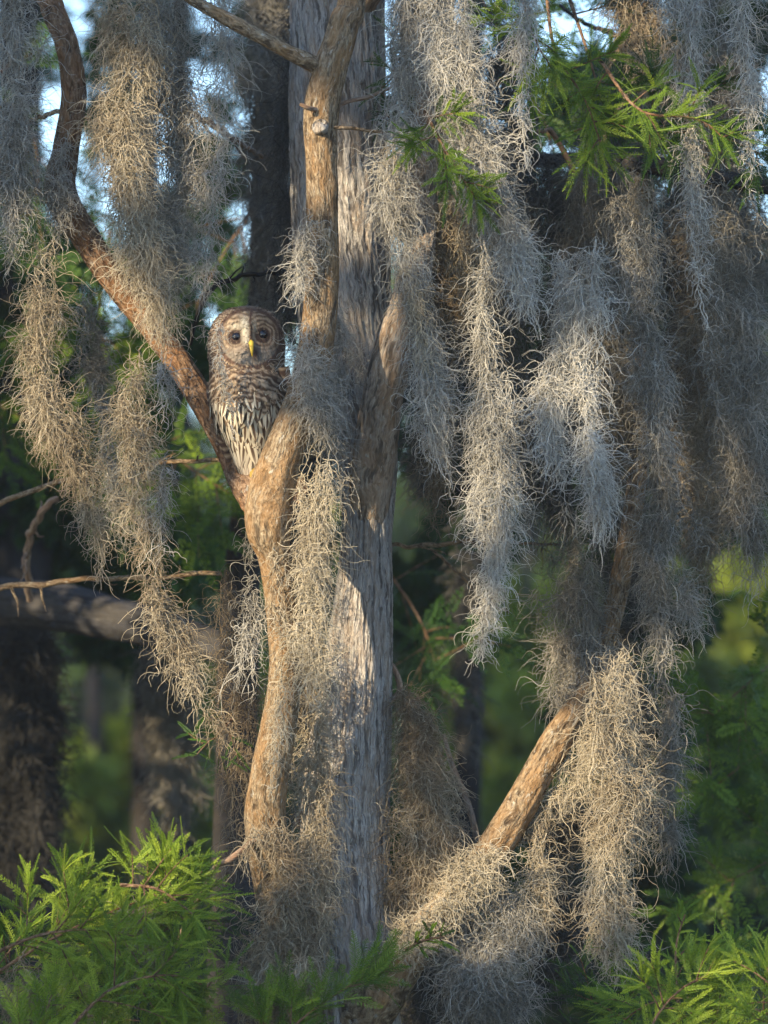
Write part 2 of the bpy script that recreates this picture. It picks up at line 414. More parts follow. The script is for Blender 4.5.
_bs = 0
def bough(label, rows, n=40, L=(.06, .13), mat=None, tint=.5, spread=.8, name='cypress_bough', cat='leafy bough', group='feathery cypress boughs', twigr=2.0,
          nl=.0085, nw=.001, npair=24, subs=6, sublen=.22, face=None, up=.25, sub_spread=1.):
    """rows (px, py, depth): the woody twig; side twigs carry the branchlets"""
    global _bs; _bs += 1; rs = np.random.default_rng(_bs * 31 + 2)
    if name == 'cypress_bough': n = int(n * 1.5); L = (L[0] * 1.0, L[1] * 1.1)
    rows = np.asarray(rows, float); w = P(rows[:, 0], rows[:, 1], rows[:, 2]); path = spline(w, 60)
    root = thing(name, label, cat, path[0], group)
    g = Geo(); rr = twigr * PIX(0)
    limb(g, np.c_[path[::6], np.linspace(rr, rr * .35, 10)], 8, .02, 0, .0004, cap=False)
    T = unit(np.gradient(path, axis=0)); p = []; d = []
    mains = [(path, T)]
    for k in range(subs):
        f = rs.uniform(.1, .97); i = int(f * 59); sgn = 1 if k % 2 else -1
        sd = unit(T[i] * .8 + sgn * sub_spread * unit(np.cross(T[i], [0, 1, .3])) + rs.normal(size=3) * .35 + np.array([0, 0, up]))
        ln = sublen * rs.uniform(.5, 1.1) * (1.1 - .6 * f)
        q = path[i] + sd[None] * np.linspace(0, ln, 12)[:, None] + np.array([0, 0, -1.])[None] * (np.linspace(0, 1, 12) ** 2)[:, None] * ln * rs.uniform(-.1, .35)
        limb(g, np.c_[q, np.linspace(rr * .5, rr * .2, 12)], 6, .02, 0, .0002, cap=False)
        mains.append((q, unit(np.gradient(q, axis=0))))
    part('twig', g.mesh('twig', M_redbark, True, {'co': 'FLOAT_VECTOR'}), root)
    wt = np.array([np.linalg.norm(q[-1] - q[0]) for q, _ in mains]); cnt = np.maximum(3, (n * wt / wt.sum()).astype(int))
    for (q, t), c in zip(mains, cnt):
        f = np.sqrt(rs.uniform(.02, 1, c)); i = (f * (len(q) - 1)).astype(int)
        sgn = np.where(np.arange(c) % 2, 1., -1.)[:, None]
        sd = np.cross(t[i], np.array([0, 1, .25])) * sgn
        p.append(q[i]); d.append(unit(t[i] * rs.uniform(.4, 1.2, (c, 1)) + sd * spread * rs.uniform(.3, 1, (c, 1)) + rs.normal(size=(c, 3)) * .3 + np.array([0, 0, up])))
    p = np.vstack(p); d = np.vstack(d); Ls = rs.uniform(L[0], L[1], len(p))
    V, F, tn = branchlets(p, d, Ls, npair, nl, nw, .3, rs, face)
    part('foliage', raw_mesh('foliage', V, F, mat or M_leaf, False, {'tint': ('FLOAT', np.clip(tn + tint, 0, 1))}), root)
    return root


def leafmass(cs, rad, n, size, tint=.5, tsd=.2, rs=None, flat=.7):
    """many leaf-sized faces scattered through clumps; cs (K,3) centres, rad (K,)"""
    K = len(cs); per = n; c = np.repeat(np.arange(K), per); N = K * per
    o = unit(rs.normal(size=(N, 3))) * (rs.uniform(0, 1, (N, 1)) ** .45); o[:, 2] *= flat
    p = cs[c] + o * rad[c][:, None]
    a = unit(rs.normal(size=(N, 3)) + np.array([0, 0, -.4])); b = unit(np.cross(a, rs.normal(size=(N, 3))))
    s = size * rs.uniform(.6, 1.4, (N, 1))
    V = np.stack([p, p + a * s * .5 + b * s * .2, p + a * s, p + a * s * .5 - b * s * .2], 1)
    F = np.arange(N * 4).reshape(-1, 4)
    ct = rs.normal(0, tsd, K)
    return V.reshape(-1, 3), F, np.clip(np.repeat(tint + ct[c] + rs.normal(0, .1, N), 4), 0, 1)

#=====SCENE=====
# ------------------------------------------------------------------ ground and water
def sheet(name, z, y0, y1, x, mat, label=None, wav=0.0):
    me = raw_mesh(name, [(-x, y0, z), (x, y0, z), (x, y1, z), (-x, y1, z)], [(0, 1, 2, 3)], mat, False)
    return tag(link(name, me), label, kind='structure')


m, n, l, b = mat_new('swamp_mud', .95, .1)
tc = n.new('ShaderNodeTexCoord'); f = noise(n, l, tc.outputs['Object'], .8, 6)
l.new(ramp(n, l, f, [(.35, (.03, .035, .015)), (.6, (.07, .08, .03))]), b.inputs['Base Color'])
sheet('ground', -.25, -60, 900, 500, m, 'dark swamp mud under the water and trees')
m, n, l, b = mat_new('still_water', .06, .5)
b.inputs['Base Color'].default_value = (.012, .016, .012, 1)
tc = n.new('ShaderNodeTexCoord'); f = noise(n, l, tc.outputs['Object'], 5, 3)
bp = n.new('ShaderNodeBump'); bp.inputs['Strength'].default_value = .15; bp.inputs['Distance'].default_value = .05
l.new(f, bp.inputs['Height']); l.new(bp.outputs['Normal'], b.inputs['Normal'])
sheet('water', 0, -60, 60, 200, m, 'dark still swamp water glinting between the lowest leaves')

# ------------------------------------------------------------------ the big cypress
tree = thing('bald_cypress', 'weathered grey cypress with forked trunk and orange-brown limbs, sharp in the middle', 'tree', P(345, 1600, 0))
g = Geo()
limb(g, pp([(345, -900, .1, 30), (341, -300, .05, 40), (338, -20, 0, 45), (339, 120, 0, 47), (341, 250, 0, 47), (347, 330, 0, 45), (358, 400, -.01, 37), (367, 460, -.02, 27),
            (367, 520, -.03, 23), (365, 580, -.03, 26), (360, 640, -.03, 31), (354, 710, -.03, 36), (346, 790, -.03, 42), (345, 880, -.03, 43), (346, 960, -.03, 45), (350, 1100, 0, 54),
            (345, 1500, 0, 80), (345, 1700, 0, 110)]), 180, .006, .0062, .006, 20, 3)
part('trunk', g.mesh('trunk', M_trunk, True, {'co': 'FLOAT_VECTOR'}), tree)


def limb_part(name, rows, around=56, mat=M_limb, parent=tree, fib=.0034, lump=.005, seed=1, step=.006):
    g = Geo(); limb(g, pp(rows), around, step, fib, lump, 22, seed)
    return part(name, g.mesh(name, mat, True, {'co': 'FLOAT_VECTOR'}), parent)


limb_part('limb', [(362, 640, .04, 8), (366, 560, -.01, 15), (370, 500, -.06, 20), (375, 450, -.11, 21), (382, 400, -.18, 20), (395, 345, -.26, 18.5), (410, 296, -.25, 16.5), (424, 215, -.06, 13),
                   (432, 100, -.08, 16), (440, -50, 0, 15), (450, -400, .1, 11)], 90, M_fork, seed=5, fib=.003)
owl_limb = limb_part('limb', [(358, -300, -.22, 11), (353, -20, -.31, 13), (344, 25, -.34, 15), (330, 70, -.36, 16), (321, 112, -.36, 17.5), (321, 170, -.36, 15.5), (322, 230, -.37, 15.5),
                              (321, 300, -.38, 16), (314, 355, -.39, 17), (302, 402, -.40, 18), (291, 432, -.41, 19), (281, 462, -.42, 21), (271, 500, -.42, 23), (269, 530, -.42, 22),
                              (274, 560, -.41, 15.5), (281, 620, -.40, 14.5), (284, 675, -.38, 15.5), (277, 730, -.35, 17), (268, 780, -.32, 18.5), (266, 830, -.27, 21), (285, 920, -.16, 24), (310, 1020, -.05, 30)],
                     80, M_limb, seed=8, fib=.002, lump=.006)
limb_part('limb', [(268, 520, -.40, 14), (256, 500, -.36, 16), (243, 476, -.27, 16), (228, 447, -.17, 14), (205, 405, -.13, 13), (180, 365, -.12, 12.5), (150, 325, -.10, 12), (112, 278, -.09, 12),
                   (80, 228, -.08, 13), (61, 192, -.08, 15.5), (66, 150, -.10, 12.5), (74, 95, -.10, 12), (67, 45, -.08, 11), (52, 5, -.06, 11.5), (38, -60, 0, 11), (20, -400, .1, 8)], 64, M_redbark, seed=11, lump=.006)
tw = limb_part('twig', [(326, 72, -.36, 8), (308, 62, -.37, 8), (292, 54, -.38, 7), (262, 38, -.39, 6), (236, 24, -.39, 6.5), (214, 12, -.38, 5.5), (190, -2, -.36, 5), (150, -30, -.33, 4)], 24, M_limb, owl_limb, .0006, .003, 14)
limb_part('knot', [(321, 129, -.37, 8), (320, 127, -.402, 7.5), (319.5, 126, -.409, 5.5), (319.5, 126, -.404, 1)], 24, M_trunk, owl_limb, .001, .003, 15, .002)
limb_part('twig', [(318, 110, -.39, 2.5), (308, 108, -.42, 2.4), (300, 104, -.43, 1.8)], 12, M_twig, owl_limb, .0002, .0008, 16)
limb_part('twig', [(330, 128, -.38, 2), (350, 128, -.36, 1.8), (372, 131, -.33, 1.5), (400, 133, -.3, 1.2)], 12, M_limb, owl_limb, .0002, .0008, 17)
limb_part('twig', [(332, 108, -.36, 2.4), (350, 101, -.3, 2.2), (368, 97, -.26, 2), (390, 88, -.22, 1.6)], 12, M_twig, owl_limb, .0002, .0008, 18)
limb_part('limb', [(350, 1030, -.05, 30), (380, 990, -.13, 27), (412, 950, -.16, 21), (455, 900, -.16, 17), (488, 857, -.16, 17), (515, 815, -.16, 16.5), (540, 770, -.15, 15.5), (560, 735, -.14, 14), (574, 712, -.12, 12),
                   (600, 660, -.02, 10), (625, 560, .06, 9), (640, 450, .12, 8), (642, 330, .15, 7), (640, 165, .2, 6)], 64, M_limb, seed=21, lump=.004)
limb_part('limb', [(375, 215, .03, 11), (430, 185, .22, 10), (500, 165, .5, 8), (560, 160, .6, 7), (640, 163, .18, 9), (720, 178, .2, 8), (820, 195, .2, 7)], 32, M_farbark, seed=23)  # level limb takes the far bark, so its shade is in the colour
limb_part('limb', [(345, 20, -.02, 18), (400, -45, -.2, 16), (500, -60, -.3, 14), (620, -55, -.3, 12), (760, -60, -.25, 10), (900, -80, -.2, 8)], 32, M_twig, seed=24)
limb_part('limb', [(340, -60, -.05, 18), (270, -55, -.3, 15), (160, -50, -.38, 13), (40, -60, -.42, 11), (-120, -90, -.45, 8)], 32, M_twig, seed=25)
for rows, sd in (([(255, 840, -.3, 3), (232, 858, -.36, 3.4), (214, 868, -.34, 2.6), (204, 890, -.3, 3), (190, 915, -.25, 2.6), (176, 945, -.2, 2)], 31),
                 ([(296, 826, -.22, 4), (304, 812, -.24, 3), (312, 800, -.25, 1.6)], 32),
                 ([(392, 700, .02, 3), (400, 690, .0, 3.4), (396, 672, 0, 3), (388, 660, 0, 2)], 33),
                 ([(480, 856, .1, 3), (470, 810, .2, 3), (452, 765, .25, 3), (444, 735, .3, 2)], 34),
                 ([(600, 150, .15, 3), (618, 110, .1, 2.4), (640, 80, .1, 2), (655, 60, .05, 1.5)], 35),
                 ([(640, 300, .13, 3), (560, 145, .05, 3), (543, 131, -.1, 2.5), (536, 133, -.15, 2.2)], 36)):
    limb_part('twig', rows, 14, M_twig, seed=sd, fib=.0004, lump=.0015)

# thin dry branches reaching in
def dry(label, rows, mat=M_limb, group='thin dry branches', k=.0015):
    g = Geo(); rs = np.random.default_rng(int(abs(rows[0][1])) + 3); q = pp(rows); q = spline(q, 22)
    kink = rs.normal(0, .0022, (22, 3)); kink[0] = 0; q[:, :3] += kink; limb(g, q, 16, .006, .0006, k, 20, len(rows) + int(rows[0][1]))
    for f in rs.integers(5, 20, 5):
        d = unit(unit(q[min(f + 1, 21), :3] - q[f, :3]) + rs.normal(0, .7, 3)); ln = rs.uniform(.03, .10); t4 = np.linspace(0, 1, 5)[:, None]
        limb(g, np.hstack([q[f, :3] + d * ln * t4 + rs.normal(0, .004, (5, 3)) * t4, q[f, 3] * (.55 - .4 * t4)]), 8, .006, 0, .0004, 20, int(f))
    me = g.mesh('dry_branch', mat, True, {'co': 'FLOAT_VECTOR'}); c = P(rows[0][0], rows[0][1], rows[0][2]); me.transform(__import__('mathutils').Matrix.Translation(Vector(-c)))
    o = link('dry_branch', me); o.location = Vector(c); return tag(o, label, 'branch', group)


dry('thin sunlit dry branch crossing left to the tip of the owl tail', [(-90, 532, .3, 3), (20, 496, .2, 2.8), (90, 472, .1, 2.5), (160, 463, .0, 2.2), (205, 460, -.08, 2), (240, 462, -.15, 1.8)])
dry('thin sunlit dry branch crossing left just above the thick blurred limb', [(-90, 600, .5, 3.4), (0, 588, .4, 3.2), (70, 581, .35, 2.8), (150, 577, .3, 2.5), (222, 573, .2, 2)])
dry('curved grey dry branch standing up at the left above the blurred limb', [(30, 600, 1.0, 3.6), (27, 560, .9, 4), (32, 530, .8, 3.8), (46, 508, .7, 3.4), (58, 498, .7, 3)], M_twig)
dry('thin dry branch behind the trunk, level at mid height to the right', [(360, 545, .35, 2), (400, 546, .3, 2), (440, 544, .3, 2), (475, 541, .3, 1.6), (560, 545, .4, 1.2)])
dry('thin slanting dry branch below the level one right of the trunk', [(430, 548, .4, 1.4), (460, 575, .4, 1.4), (485, 600, .4, 1.2), (510, 612, .4, 1.)])
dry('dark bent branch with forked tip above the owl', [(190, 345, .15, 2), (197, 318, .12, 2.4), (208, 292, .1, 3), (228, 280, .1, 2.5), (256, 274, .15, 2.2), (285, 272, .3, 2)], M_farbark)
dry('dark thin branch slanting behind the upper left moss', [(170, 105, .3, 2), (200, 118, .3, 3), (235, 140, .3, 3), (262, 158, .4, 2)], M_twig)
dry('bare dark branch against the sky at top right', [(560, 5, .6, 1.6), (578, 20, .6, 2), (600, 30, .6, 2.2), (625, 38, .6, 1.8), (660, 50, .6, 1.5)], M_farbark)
dry('thin pinkish dry twig crossing at far upper left', [(-10, 128, .2, 1.6), (30, 120, .2, 2), (60, 112, .15, 2.4), (90, 118, .1, 1.5)], M_limb)

# ------------------------------------------------------------------ the owl (px-unit loft, front towards the camera)
OY = -.315; k0 = PIX(OY); O0 = P(250, 478, OY)
owl_tab = np.array([  # py, cx, rx, depth radius
    (303.5, 247, 1, 1), (305, 247, 12, 10), (308, 246.5, 20, 18), (313, 246, 27, 25), (320, 246, 33, 30), (330, 246, 37, 33), (342, 246, 38.5, 35), (354, 246, 38.5, 35), (365, 246.5, 37.5, 34),
    (374, 247, 37.5, 34), (386, 249, 40, 37), (400, 251, 41.5, 39), (415, 252, 39.5, 38), (428, 253, 35, 34), (440, 253.5, 28.5, 29), (452, 253, 23, 24), (464, 251, 15.5, 17), (473, 249, 9, 10), (479, 248, 3, 3), (480, 248, .6, .6)])


def owl_surf(py, th):
    """th = 0 faces the camera, positive to the right; returns points (world) """
    py, th = np.broadcast_arrays(np.asarray(py, float), np.asarray(th, float))
    c = [np.interp(py, owl_tab[:, 0], owl_tab[:, i]) for i in (1, 2, 3)]
    x = c[0] + c[1] * np.sin(th); d = -c[2] * np.cos(th)
    z = py
    face = np.exp(-(((x - 250) / 27) ** 4 + ((z - 338) / 27) ** 4)) * (np.cos(th) > 0)     # facial discs: two bowls, ridge between
    bowl = np.minimum(np.hypot(x - 236, z - 339), np.hypot(x - 263, z - 337))
    d = d + face * (6.5 - .33 * np.minimum(bowl, 17)) * 1.0 - 2.2 * np.exp(-((x - 250.5) / 3.5) ** 2 - ((z - 338) / 18) ** 4)
    neck = np.exp(-((z - 371) / 6.) ** 2) * 2.2; d = d + neck * np.cos(th)
    sag = 7 * np.exp(-((z - 400) / 28.) ** 2) * np.maximum(np.cos(th), 0); d = d - sag
    return np.stack([O0[0] + (x - 250) * k0, OY + d * k0, O0[2] + (478 - z) * k0], -1), x, z


owl = thing('barred_owl', 'brown and cream barred owl with dark eyes and yellow beak perched in the limb fork', 'owl', O0)
mO, n, l, b = mat_new('plumage', .75, .2)
at = n.new('ShaderNodeAttribute'); at.attribute_name = 'fcol'; l.new(at.outputs['Color'], b.inputs['Base Color'])
pys = np.linspace(303.6, 480, 90); ths = np.linspace(-np.pi, np.pi, 72, endpoint=False)
V, X, Z = owl_surf(pys[:, None], ths[None]); i = np.arange(89)[:, None] * 72; j = np.arange(72)[None]; j2 = (j + 1) % 72
F = np.stack([i + j, i + 72 + j, i + 72 + j2, i + j2], -1).reshape(-1, 4)
part('body', raw_mesh('body', V, F, mO, True, {'fcol': ('FLOAT_COLOR', np.tile([.16, .115, .085, 1], (90 * 72, 1)))}), owl)

C = lambda *a: np.array(a, float)
BUFF, CREAM, BROWN, DARK, GREY = C(.36, .275, .195), C(.55, .49, .39), C(.13, .08, .052), C(.055, .032, .024), C(.33, .28, .235)


def lerp(a, b, t): t = np.clip(t, 0, 1)[..., None]; return a * (1 - t) + b * t


def owl_col(x, z, th, u, v, rnd, kind):
    """plumage colour: markings of the bird, plus shade put into the right of the face; u across a feather (-1..1), v along it (0..1)"""
    N = np.shape(x); col = np.broadcast_to(BROWN, N + (3,)).copy()
    wob = fbm(np.stack([x / 6, z / 6, 0 * x], -1), 4, 2) - .5
    # crown and sides: brown with buff bars
    bar = np.sin(v * 9 + rnd * 3) * .5 + .5; col = lerp(DARK * 1.1, BUFF * .95, bar * 1.5 - .45)
    # face
    rl = np.hypot(x - 236, (z - 339) * 1.0); rr = np.hypot(x - 263, z - 337); r = np.minimum(rl, rr)
    e = np.hypot((x - 250) / 30., (z - 340) / 29.); front = np.cos(th) > .15
    ring = .5 + .5 * np.sin(r * 2 * np.pi / 4.6 + wob * 5)
    fc = lerp(BUFF * 1.1, BROWN * 1.0, ring * .95 - .1 + (x > 256) * .3)  # right of the face darker: shade away from the sun, in the colour
    fc = lerp(fc, GREY * .72, (z - 346) / 10.)
    fc = lerp(fc, DARK, 1.6 - np.abs(r - 5.5) / 2.4)
    side = np.where(x < 250.5, 1., .35)
    cr = (1.4 - np.abs((x - 245.5 + (z - 330) * -.12) / 4.6)) * np.clip((z - 316) / 8., 0, 1) * np.clip((349 - z) / 5., 0, 1)
    fc = lerp(fc, CREAM * .98, cr * (x < 249.5))
    cr2 = (1.2 - np.abs((x - 255.5) / 2.2)) * np.clip((z - 318) / 8., 0, 1) * np.clip((336 - z) / 5., 0, 1); fc = lerp(fc, CREAM * .75, cr2 * .6)
    brow = (1.3 - np.hypot((x - 236) / 8., (z - 328) / 3.6)); fc = lerp(fc, CREAM * .85, brow * .9)
    fc = lerp(fc, DARK * 1.8, 1.25 - np.abs(x - 251 + wob * 3) / (1.2 + np.clip((322 - z) / 6., 0, 3)) - np.clip((z - 342) / 2, 0, 9))
    fc = lerp(fc, DARK * 1.3, (1.4 - np.hypot((x - 256) / 4.5, (z - 356) / 7)))
    fc = fc * .74
    rim = np.clip(1.7 - np.abs(e - 1.04) / .055, 0, 1); inf = (e < 1.04) & front
    col = np.where(inf[..., None], fc, col); col = lerp(col, DARK * 1.5, rim * .95 * front)
    # ruff: horizontal bars
    ruff = front * (z > 366) * (z < 420)
    rb = .5 + .5 * np.sin((z + wob * 11 + rnd * 1.6 - .010 * (x - 250) ** 2) * 2 * np.pi / 7.4 + v * .8)
    rc = lerp(BROWN * .5, BUFF * .9, rb * 2.0 - .85)
    col = np.where(((z > 367) & (kind == 1))[..., None], rc, col)
    # belly: cream with one dark shaft streak per feather
    bc = lerp(BROWN * .5, CREAM * .85, (np.abs(u) - .16 - .14 * np.sin(v * 3.0)) * 7); bc = lerp(bc, BROWN * .9, (v - .86) * 6 * (rnd > .55)); bc = lerp(bc, GREY * 1.3, (z - 455) / 30.)
    col = np.where((kind == 2)[..., None], bc, col)
    wb = .5 + .5 * np.sin(v * 13 + rnd * 5); wc = lerp(DARK * 1.2, BUFF * .9, (wb - .62) * 5 * .8)
    col = np.where((kind == 3)[..., None], wc, col)
    return col


def feathers(n, zlo, zhi, tlo, thi, ln, wd, kind, lift, rs, g, awayface=False, rowstep=None, colstep=None):
    if rowstep:                                              # shingled rows, every second row shifted half a feather
        zz, tt = [], []
        for i, zr in enumerate(np.arange(zlo, zhi, rowstep)):
            tc = np.arange(tlo, thi, colstep) + (colstep / 2 if i % 2 else 0); zz.append(zr + rs.normal(0, rowstep * .16, len(tc))); tt.append(tc + rs.normal(0, colstep * .10, len(tc)))
        z, th = np.concatenate(zz), np.concatenate(tt); n = len(z)
    else: z = rs.uniform(zlo, zhi, n); th = rs.uniform(tlo, thi, n)
    p, x, _ = owl_surf(z, th)
    # p, x, _ = owl_surf(z, th)
    e = 1e-2; pz, _, _ = owl_surf(z + .5, th); pt, _, _ = owl_surf(z, th + e)
    dn = unit(pz - p); ac = unit(pt - p); nr = unit(np.cross(dn, ac)); nr *= np.sign((nr * np.stack([np.sin(th), -np.cos(th), 0 * th], -1)).sum(-1, keepdims=True))
    if awayface:
        ex = np.where(x < 250, 236., 263.); ez = np.where(x < 250, 339., 337.)
        d = unit((x - ex)[:, None] * ac * 1.0 + (z - ez)[:, None] * dn + 1e-3); dn, ac = d, unit(np.cross(nr, d))
    a = rs.normal(0, .18, n)[:, None]; dn, ac = dn * np.cos(a) + ac * np.sin(a), ac * np.cos(a) - dn * np.sin(a)
    U = np.linspace(-1, 1, 9); T = np.linspace(0, 1, 7); w = np.sqrt(np.clip(1 - (2 * T * .92 - .85) ** 2, .03, 1)) * .5
    L = ln * k0 * rs.uniform(.8, 1.2, n); Wd = wd * k0 * rs.uniform(.8, 1.2, n)
    uu, tt = np.meshgrid(U, T)
    pos = p[:, None, None] + dn[:, None, None] * (tt[None, ..., None] - .2) * L[:, None, None, None] + ac[:, None, None] * (uu * w[:, None])[None, ..., None] * Wd[:, None, None, None] * 1.0 \
        + nr[:, None, None] * ((.0004 + lift * tt - .25 * uu ** 2 * w[:, None])[None, ..., None] * k0 * (wd if wd < 4 else 4)) + nr[:, None, None] * .0003
    zz = z[:, None, None] + (tt - .2)[None] * ln * 0 + 0 * pos[..., 0]
    xx = 250 + (pos[..., 0] - O0[0]) / k0; zz = 478 - (pos[..., 2] - O0[2]) / k0
    col = owl_col(xx, zz, th[:, None, None] + 0 * xx, uu[None] + 0 * xx, tt[None] + 0 * xx, rs.uniform(0, 1, n)[:, None, None] + 0 * xx, np.full(xx.shape, kind))
    col = col * rs.uniform(.75, 1.2, (n, 1, 1, 1)); col = np.concatenate([col, np.ones(col.shape[:-1] + (1,))], -1)
    b = (np.arange(n) * 63)[:, None, None]; r_ = (np.arange(6) * 9)[None, :, None]; c_ = np.arange(8)[None, None]
    F = np.stack([b + r_ + c_, b + r_ + c_ + 1, b + r_ + c_ + 10, b + r_ + c_ + 9], -1).reshape(-1, 4)
    g.add(pos, F, fcol=col.reshape(-1, 4))


rs = np.random.default_rng(3); g = Geo(); pi = np.pi
feathers(0, 398, 472, -1.9, 1.9, 28, 8.5, 2, .14, rs, g, rowstep=8, colstep=.26)                 # belly
feathers(0, 366, 409, -2.6, 1.9, 12, 7.5, 1, .26, rs, g, rowstep=4.6, colstep=.19)                # barred ruff
feathers(0, 380, 438, -2.9, -1.1, 12, 8, 1, .22, rs, g, rowstep=5, colstep=.2)
feathers(0, 380, 420, 1.2, 2.2, 12, 8, 3, .24, rs, g, rowstep=5, colstep=.2)
feathers(1100, 306, 372, -pi, pi, 6, 4.4, 0, .2, rs, g)                     # crown and nape
feathers(700, 366, 440, 1.9, 2 * pi - 1.9, 12, 8, 3, .2, rs, g)              # back
feathers(1500, 312, 366, -1.1, 1.1, 4.2, 2.0, 0, .1, rs, g, True)         # facial discs
part('plumage', g.mesh('plumage', mO, True, {'fcol': 'FLOAT_COLOR'}), owl)


def blade_set(name, items, kind, parent=owl):
    """long overlapping feathers: items (x0,py0,dep0,x1,py1,dep1,width)"""
    g = Geo()
    for q, (x0, z0, d0, x1, z1, d1, w) in enumerate(items):
        T = np.linspace(0, 1, 16); U = np.linspace(-1, 1, 7); uu, tt = np.meshgrid(U, T)
        wd = w * np.sqrt(np.clip(1 - (tt * 1.55 - .6) ** 2, .02, 1)) * .5
        x = x0 + (x1 - x0) * tt + uu * wd; z = z0 + (z1 - z0) * tt; d = d0 + (d1 - d0) * tt + .22 * uu ** 2 * wd
        if kind == 3: z = z - uu * wd * .2
        pos = np.stack([O0[0] + (x - 250) * k0, OY + d * k0, O0[2] + (478 - z) * k0], -1)
        bars = .5 + .5 * np.sin(tt * (z1 - z0) * .75 + np.abs(uu) * 1.2 + q * .7); col = lerp(DARK * 1.2, BUFF * .8, (bars - .68) * 4)
        col = np.concatenate([col * (1 - .25 * (np.abs(uu) > .9))[..., None], np.ones(uu.shape + (1,))], -1)
        for off in (0, .7):                                       # front and back skin
            pz = pos + np.array([0, off * k0, 0]); r_ = (np.arange(15) * 7)[:, None]; c_ = np.arange(6)[None]
            Fq = np.stack([r_ + c_, r_ + c_ + 1, r_ + c_ + 8, r_ + c_ + 7], -1).reshape(-1, 4); g.add(pz, Fq, fcol=col.reshape(-1, 4))
    return part(name, g.mesh(name, mO, True, {'fcol': 'FLOAT_COLOR'}), parent)


blade_set('wing', [(284 - i * 1.2, 368 + i * 7, -20 + i * 3.4, 287 - i * 2.6, 400 + i * 11, -14 + i * 4, 13) for i in range(7)], 3)
blade_set('wing', [(211 + i * 1.0, 380 + i * 7, 0 + i * 2.4, 213 + i * 3.2, 410 + i * 10, 4 + i * 3, 12) for i in range(6)], 3)
blade_set('tail', [(262 + i * 2, 428, 20 + abs(i - 3), 284 + i * 5.5, 522 - abs(i - 3) * 2, 12 + abs(i - 3), 12) for i in range(7)], 0)


def uv_ball(c, r, nu=24, nv=14, sc=(1, 1, 1)):
    th = np.linspace(0, 2 * pi, nu, endpoint=False); ph = np.linspace(.02, pi - .02, nv)
    V = np.stack([np.sin(ph)[:, None] * np.cos(th)[None] * sc[0], np.cos(ph)[:, None] * np.ones(nu)[None] * -sc[1], np.sin(ph)[:, None] * np.sin(th)[None] * sc[2]], -1) * r + np.asarray(c)
    i = np.arange(nv - 1)[:, None] * nu; j = np.arange(nu)[None]; j2 = (j + 1) % nu
    return V.reshape(-1, 3), np.stack([i + j, i + j2, i + nu + j2, i + nu + j], -1).reshape(-1, 4)


mE, n, l, b = mat_new('dark_eye', .06, .6); b.inputs['Base Color'].default_value = (.006, .005, .008, 1)
mB, n, l, b = mat_new('yellow_beak', .4, .4); tcx = n.new('ShaderNodeTexCoord')
l.new(ramp(n, l, noise(n, l, tcx.outputs['Object'], 60, 3), [(.3, (.55, .33, .03)), (.6, (.80, .55, .06))]), b.inputs['Base Color'])
mC, n, l, b = mat_new('black_claw', .35, .4); b.inputs['Base Color'].default_value = (.02, .018, .016, 1)


def owl_pt(x, z, d): return np.array([O0[0] + (x - 250) * k0, OY + d * k0, O0[2] + (478 - z) * k0])


def surf_front(x, z):
    c = np.interp(z, owl_tab[:, 0], owl_tab[:, 1]); rx = np.interp(z, owl_tab[:, 0], owl_tab[:, 2])
    p, _, _ = owl_surf(np.array(float(z)), np.arcsin(np.clip((x - c) / rx, -1, 1))); return p


for x, z, lid in ((237, 338.5, .12), (262.8, 336, -.6)):
    s0 = surf_front(x, z); V, F = uv_ball(s0 + np.array([0, .0045, 0]), 5.4 * k0)
    eye = part('eye', raw_mesh('eye', V, F, mE), owl)
    V, F = uv_ball(s0 + np.array([0, .0047, .0]), 6.0 * k0, 24, 14)
    zc = (V[:, 2] - s0[2]) / (6.0 * k0)
    keep = np.all(zc[F] > .62 - lid, axis=1); me = raw_mesh('eyelid', V, F[keep], mO, True, {'fcol': ('FLOAT_COLOR', np.tile([.10, .07, .055, 1], (len(V), 1)))})
    part('eyelid', me, eye)
bs = surf_front(251.5, 346); g = Geo()
T = np.linspace(0, 1, 14); rows = []
for t in T:
    c = bs + np.array([(1.6 * t) * k0, (-.5 - 5.5 * math.sin(t * 2.2)) * k0, (3 - 17 * t) * k0]); rows.append([*c, (2.8 * (1 - t) ** .7 * min(1, .25 + t * 5) + .2) * k0])
limb(g, rows, 20, .0015, 0, 0, cap=False); part('beak', g.mesh('beak', mB, True, {'co': 'FLOAT_VECTOR'}), owl)
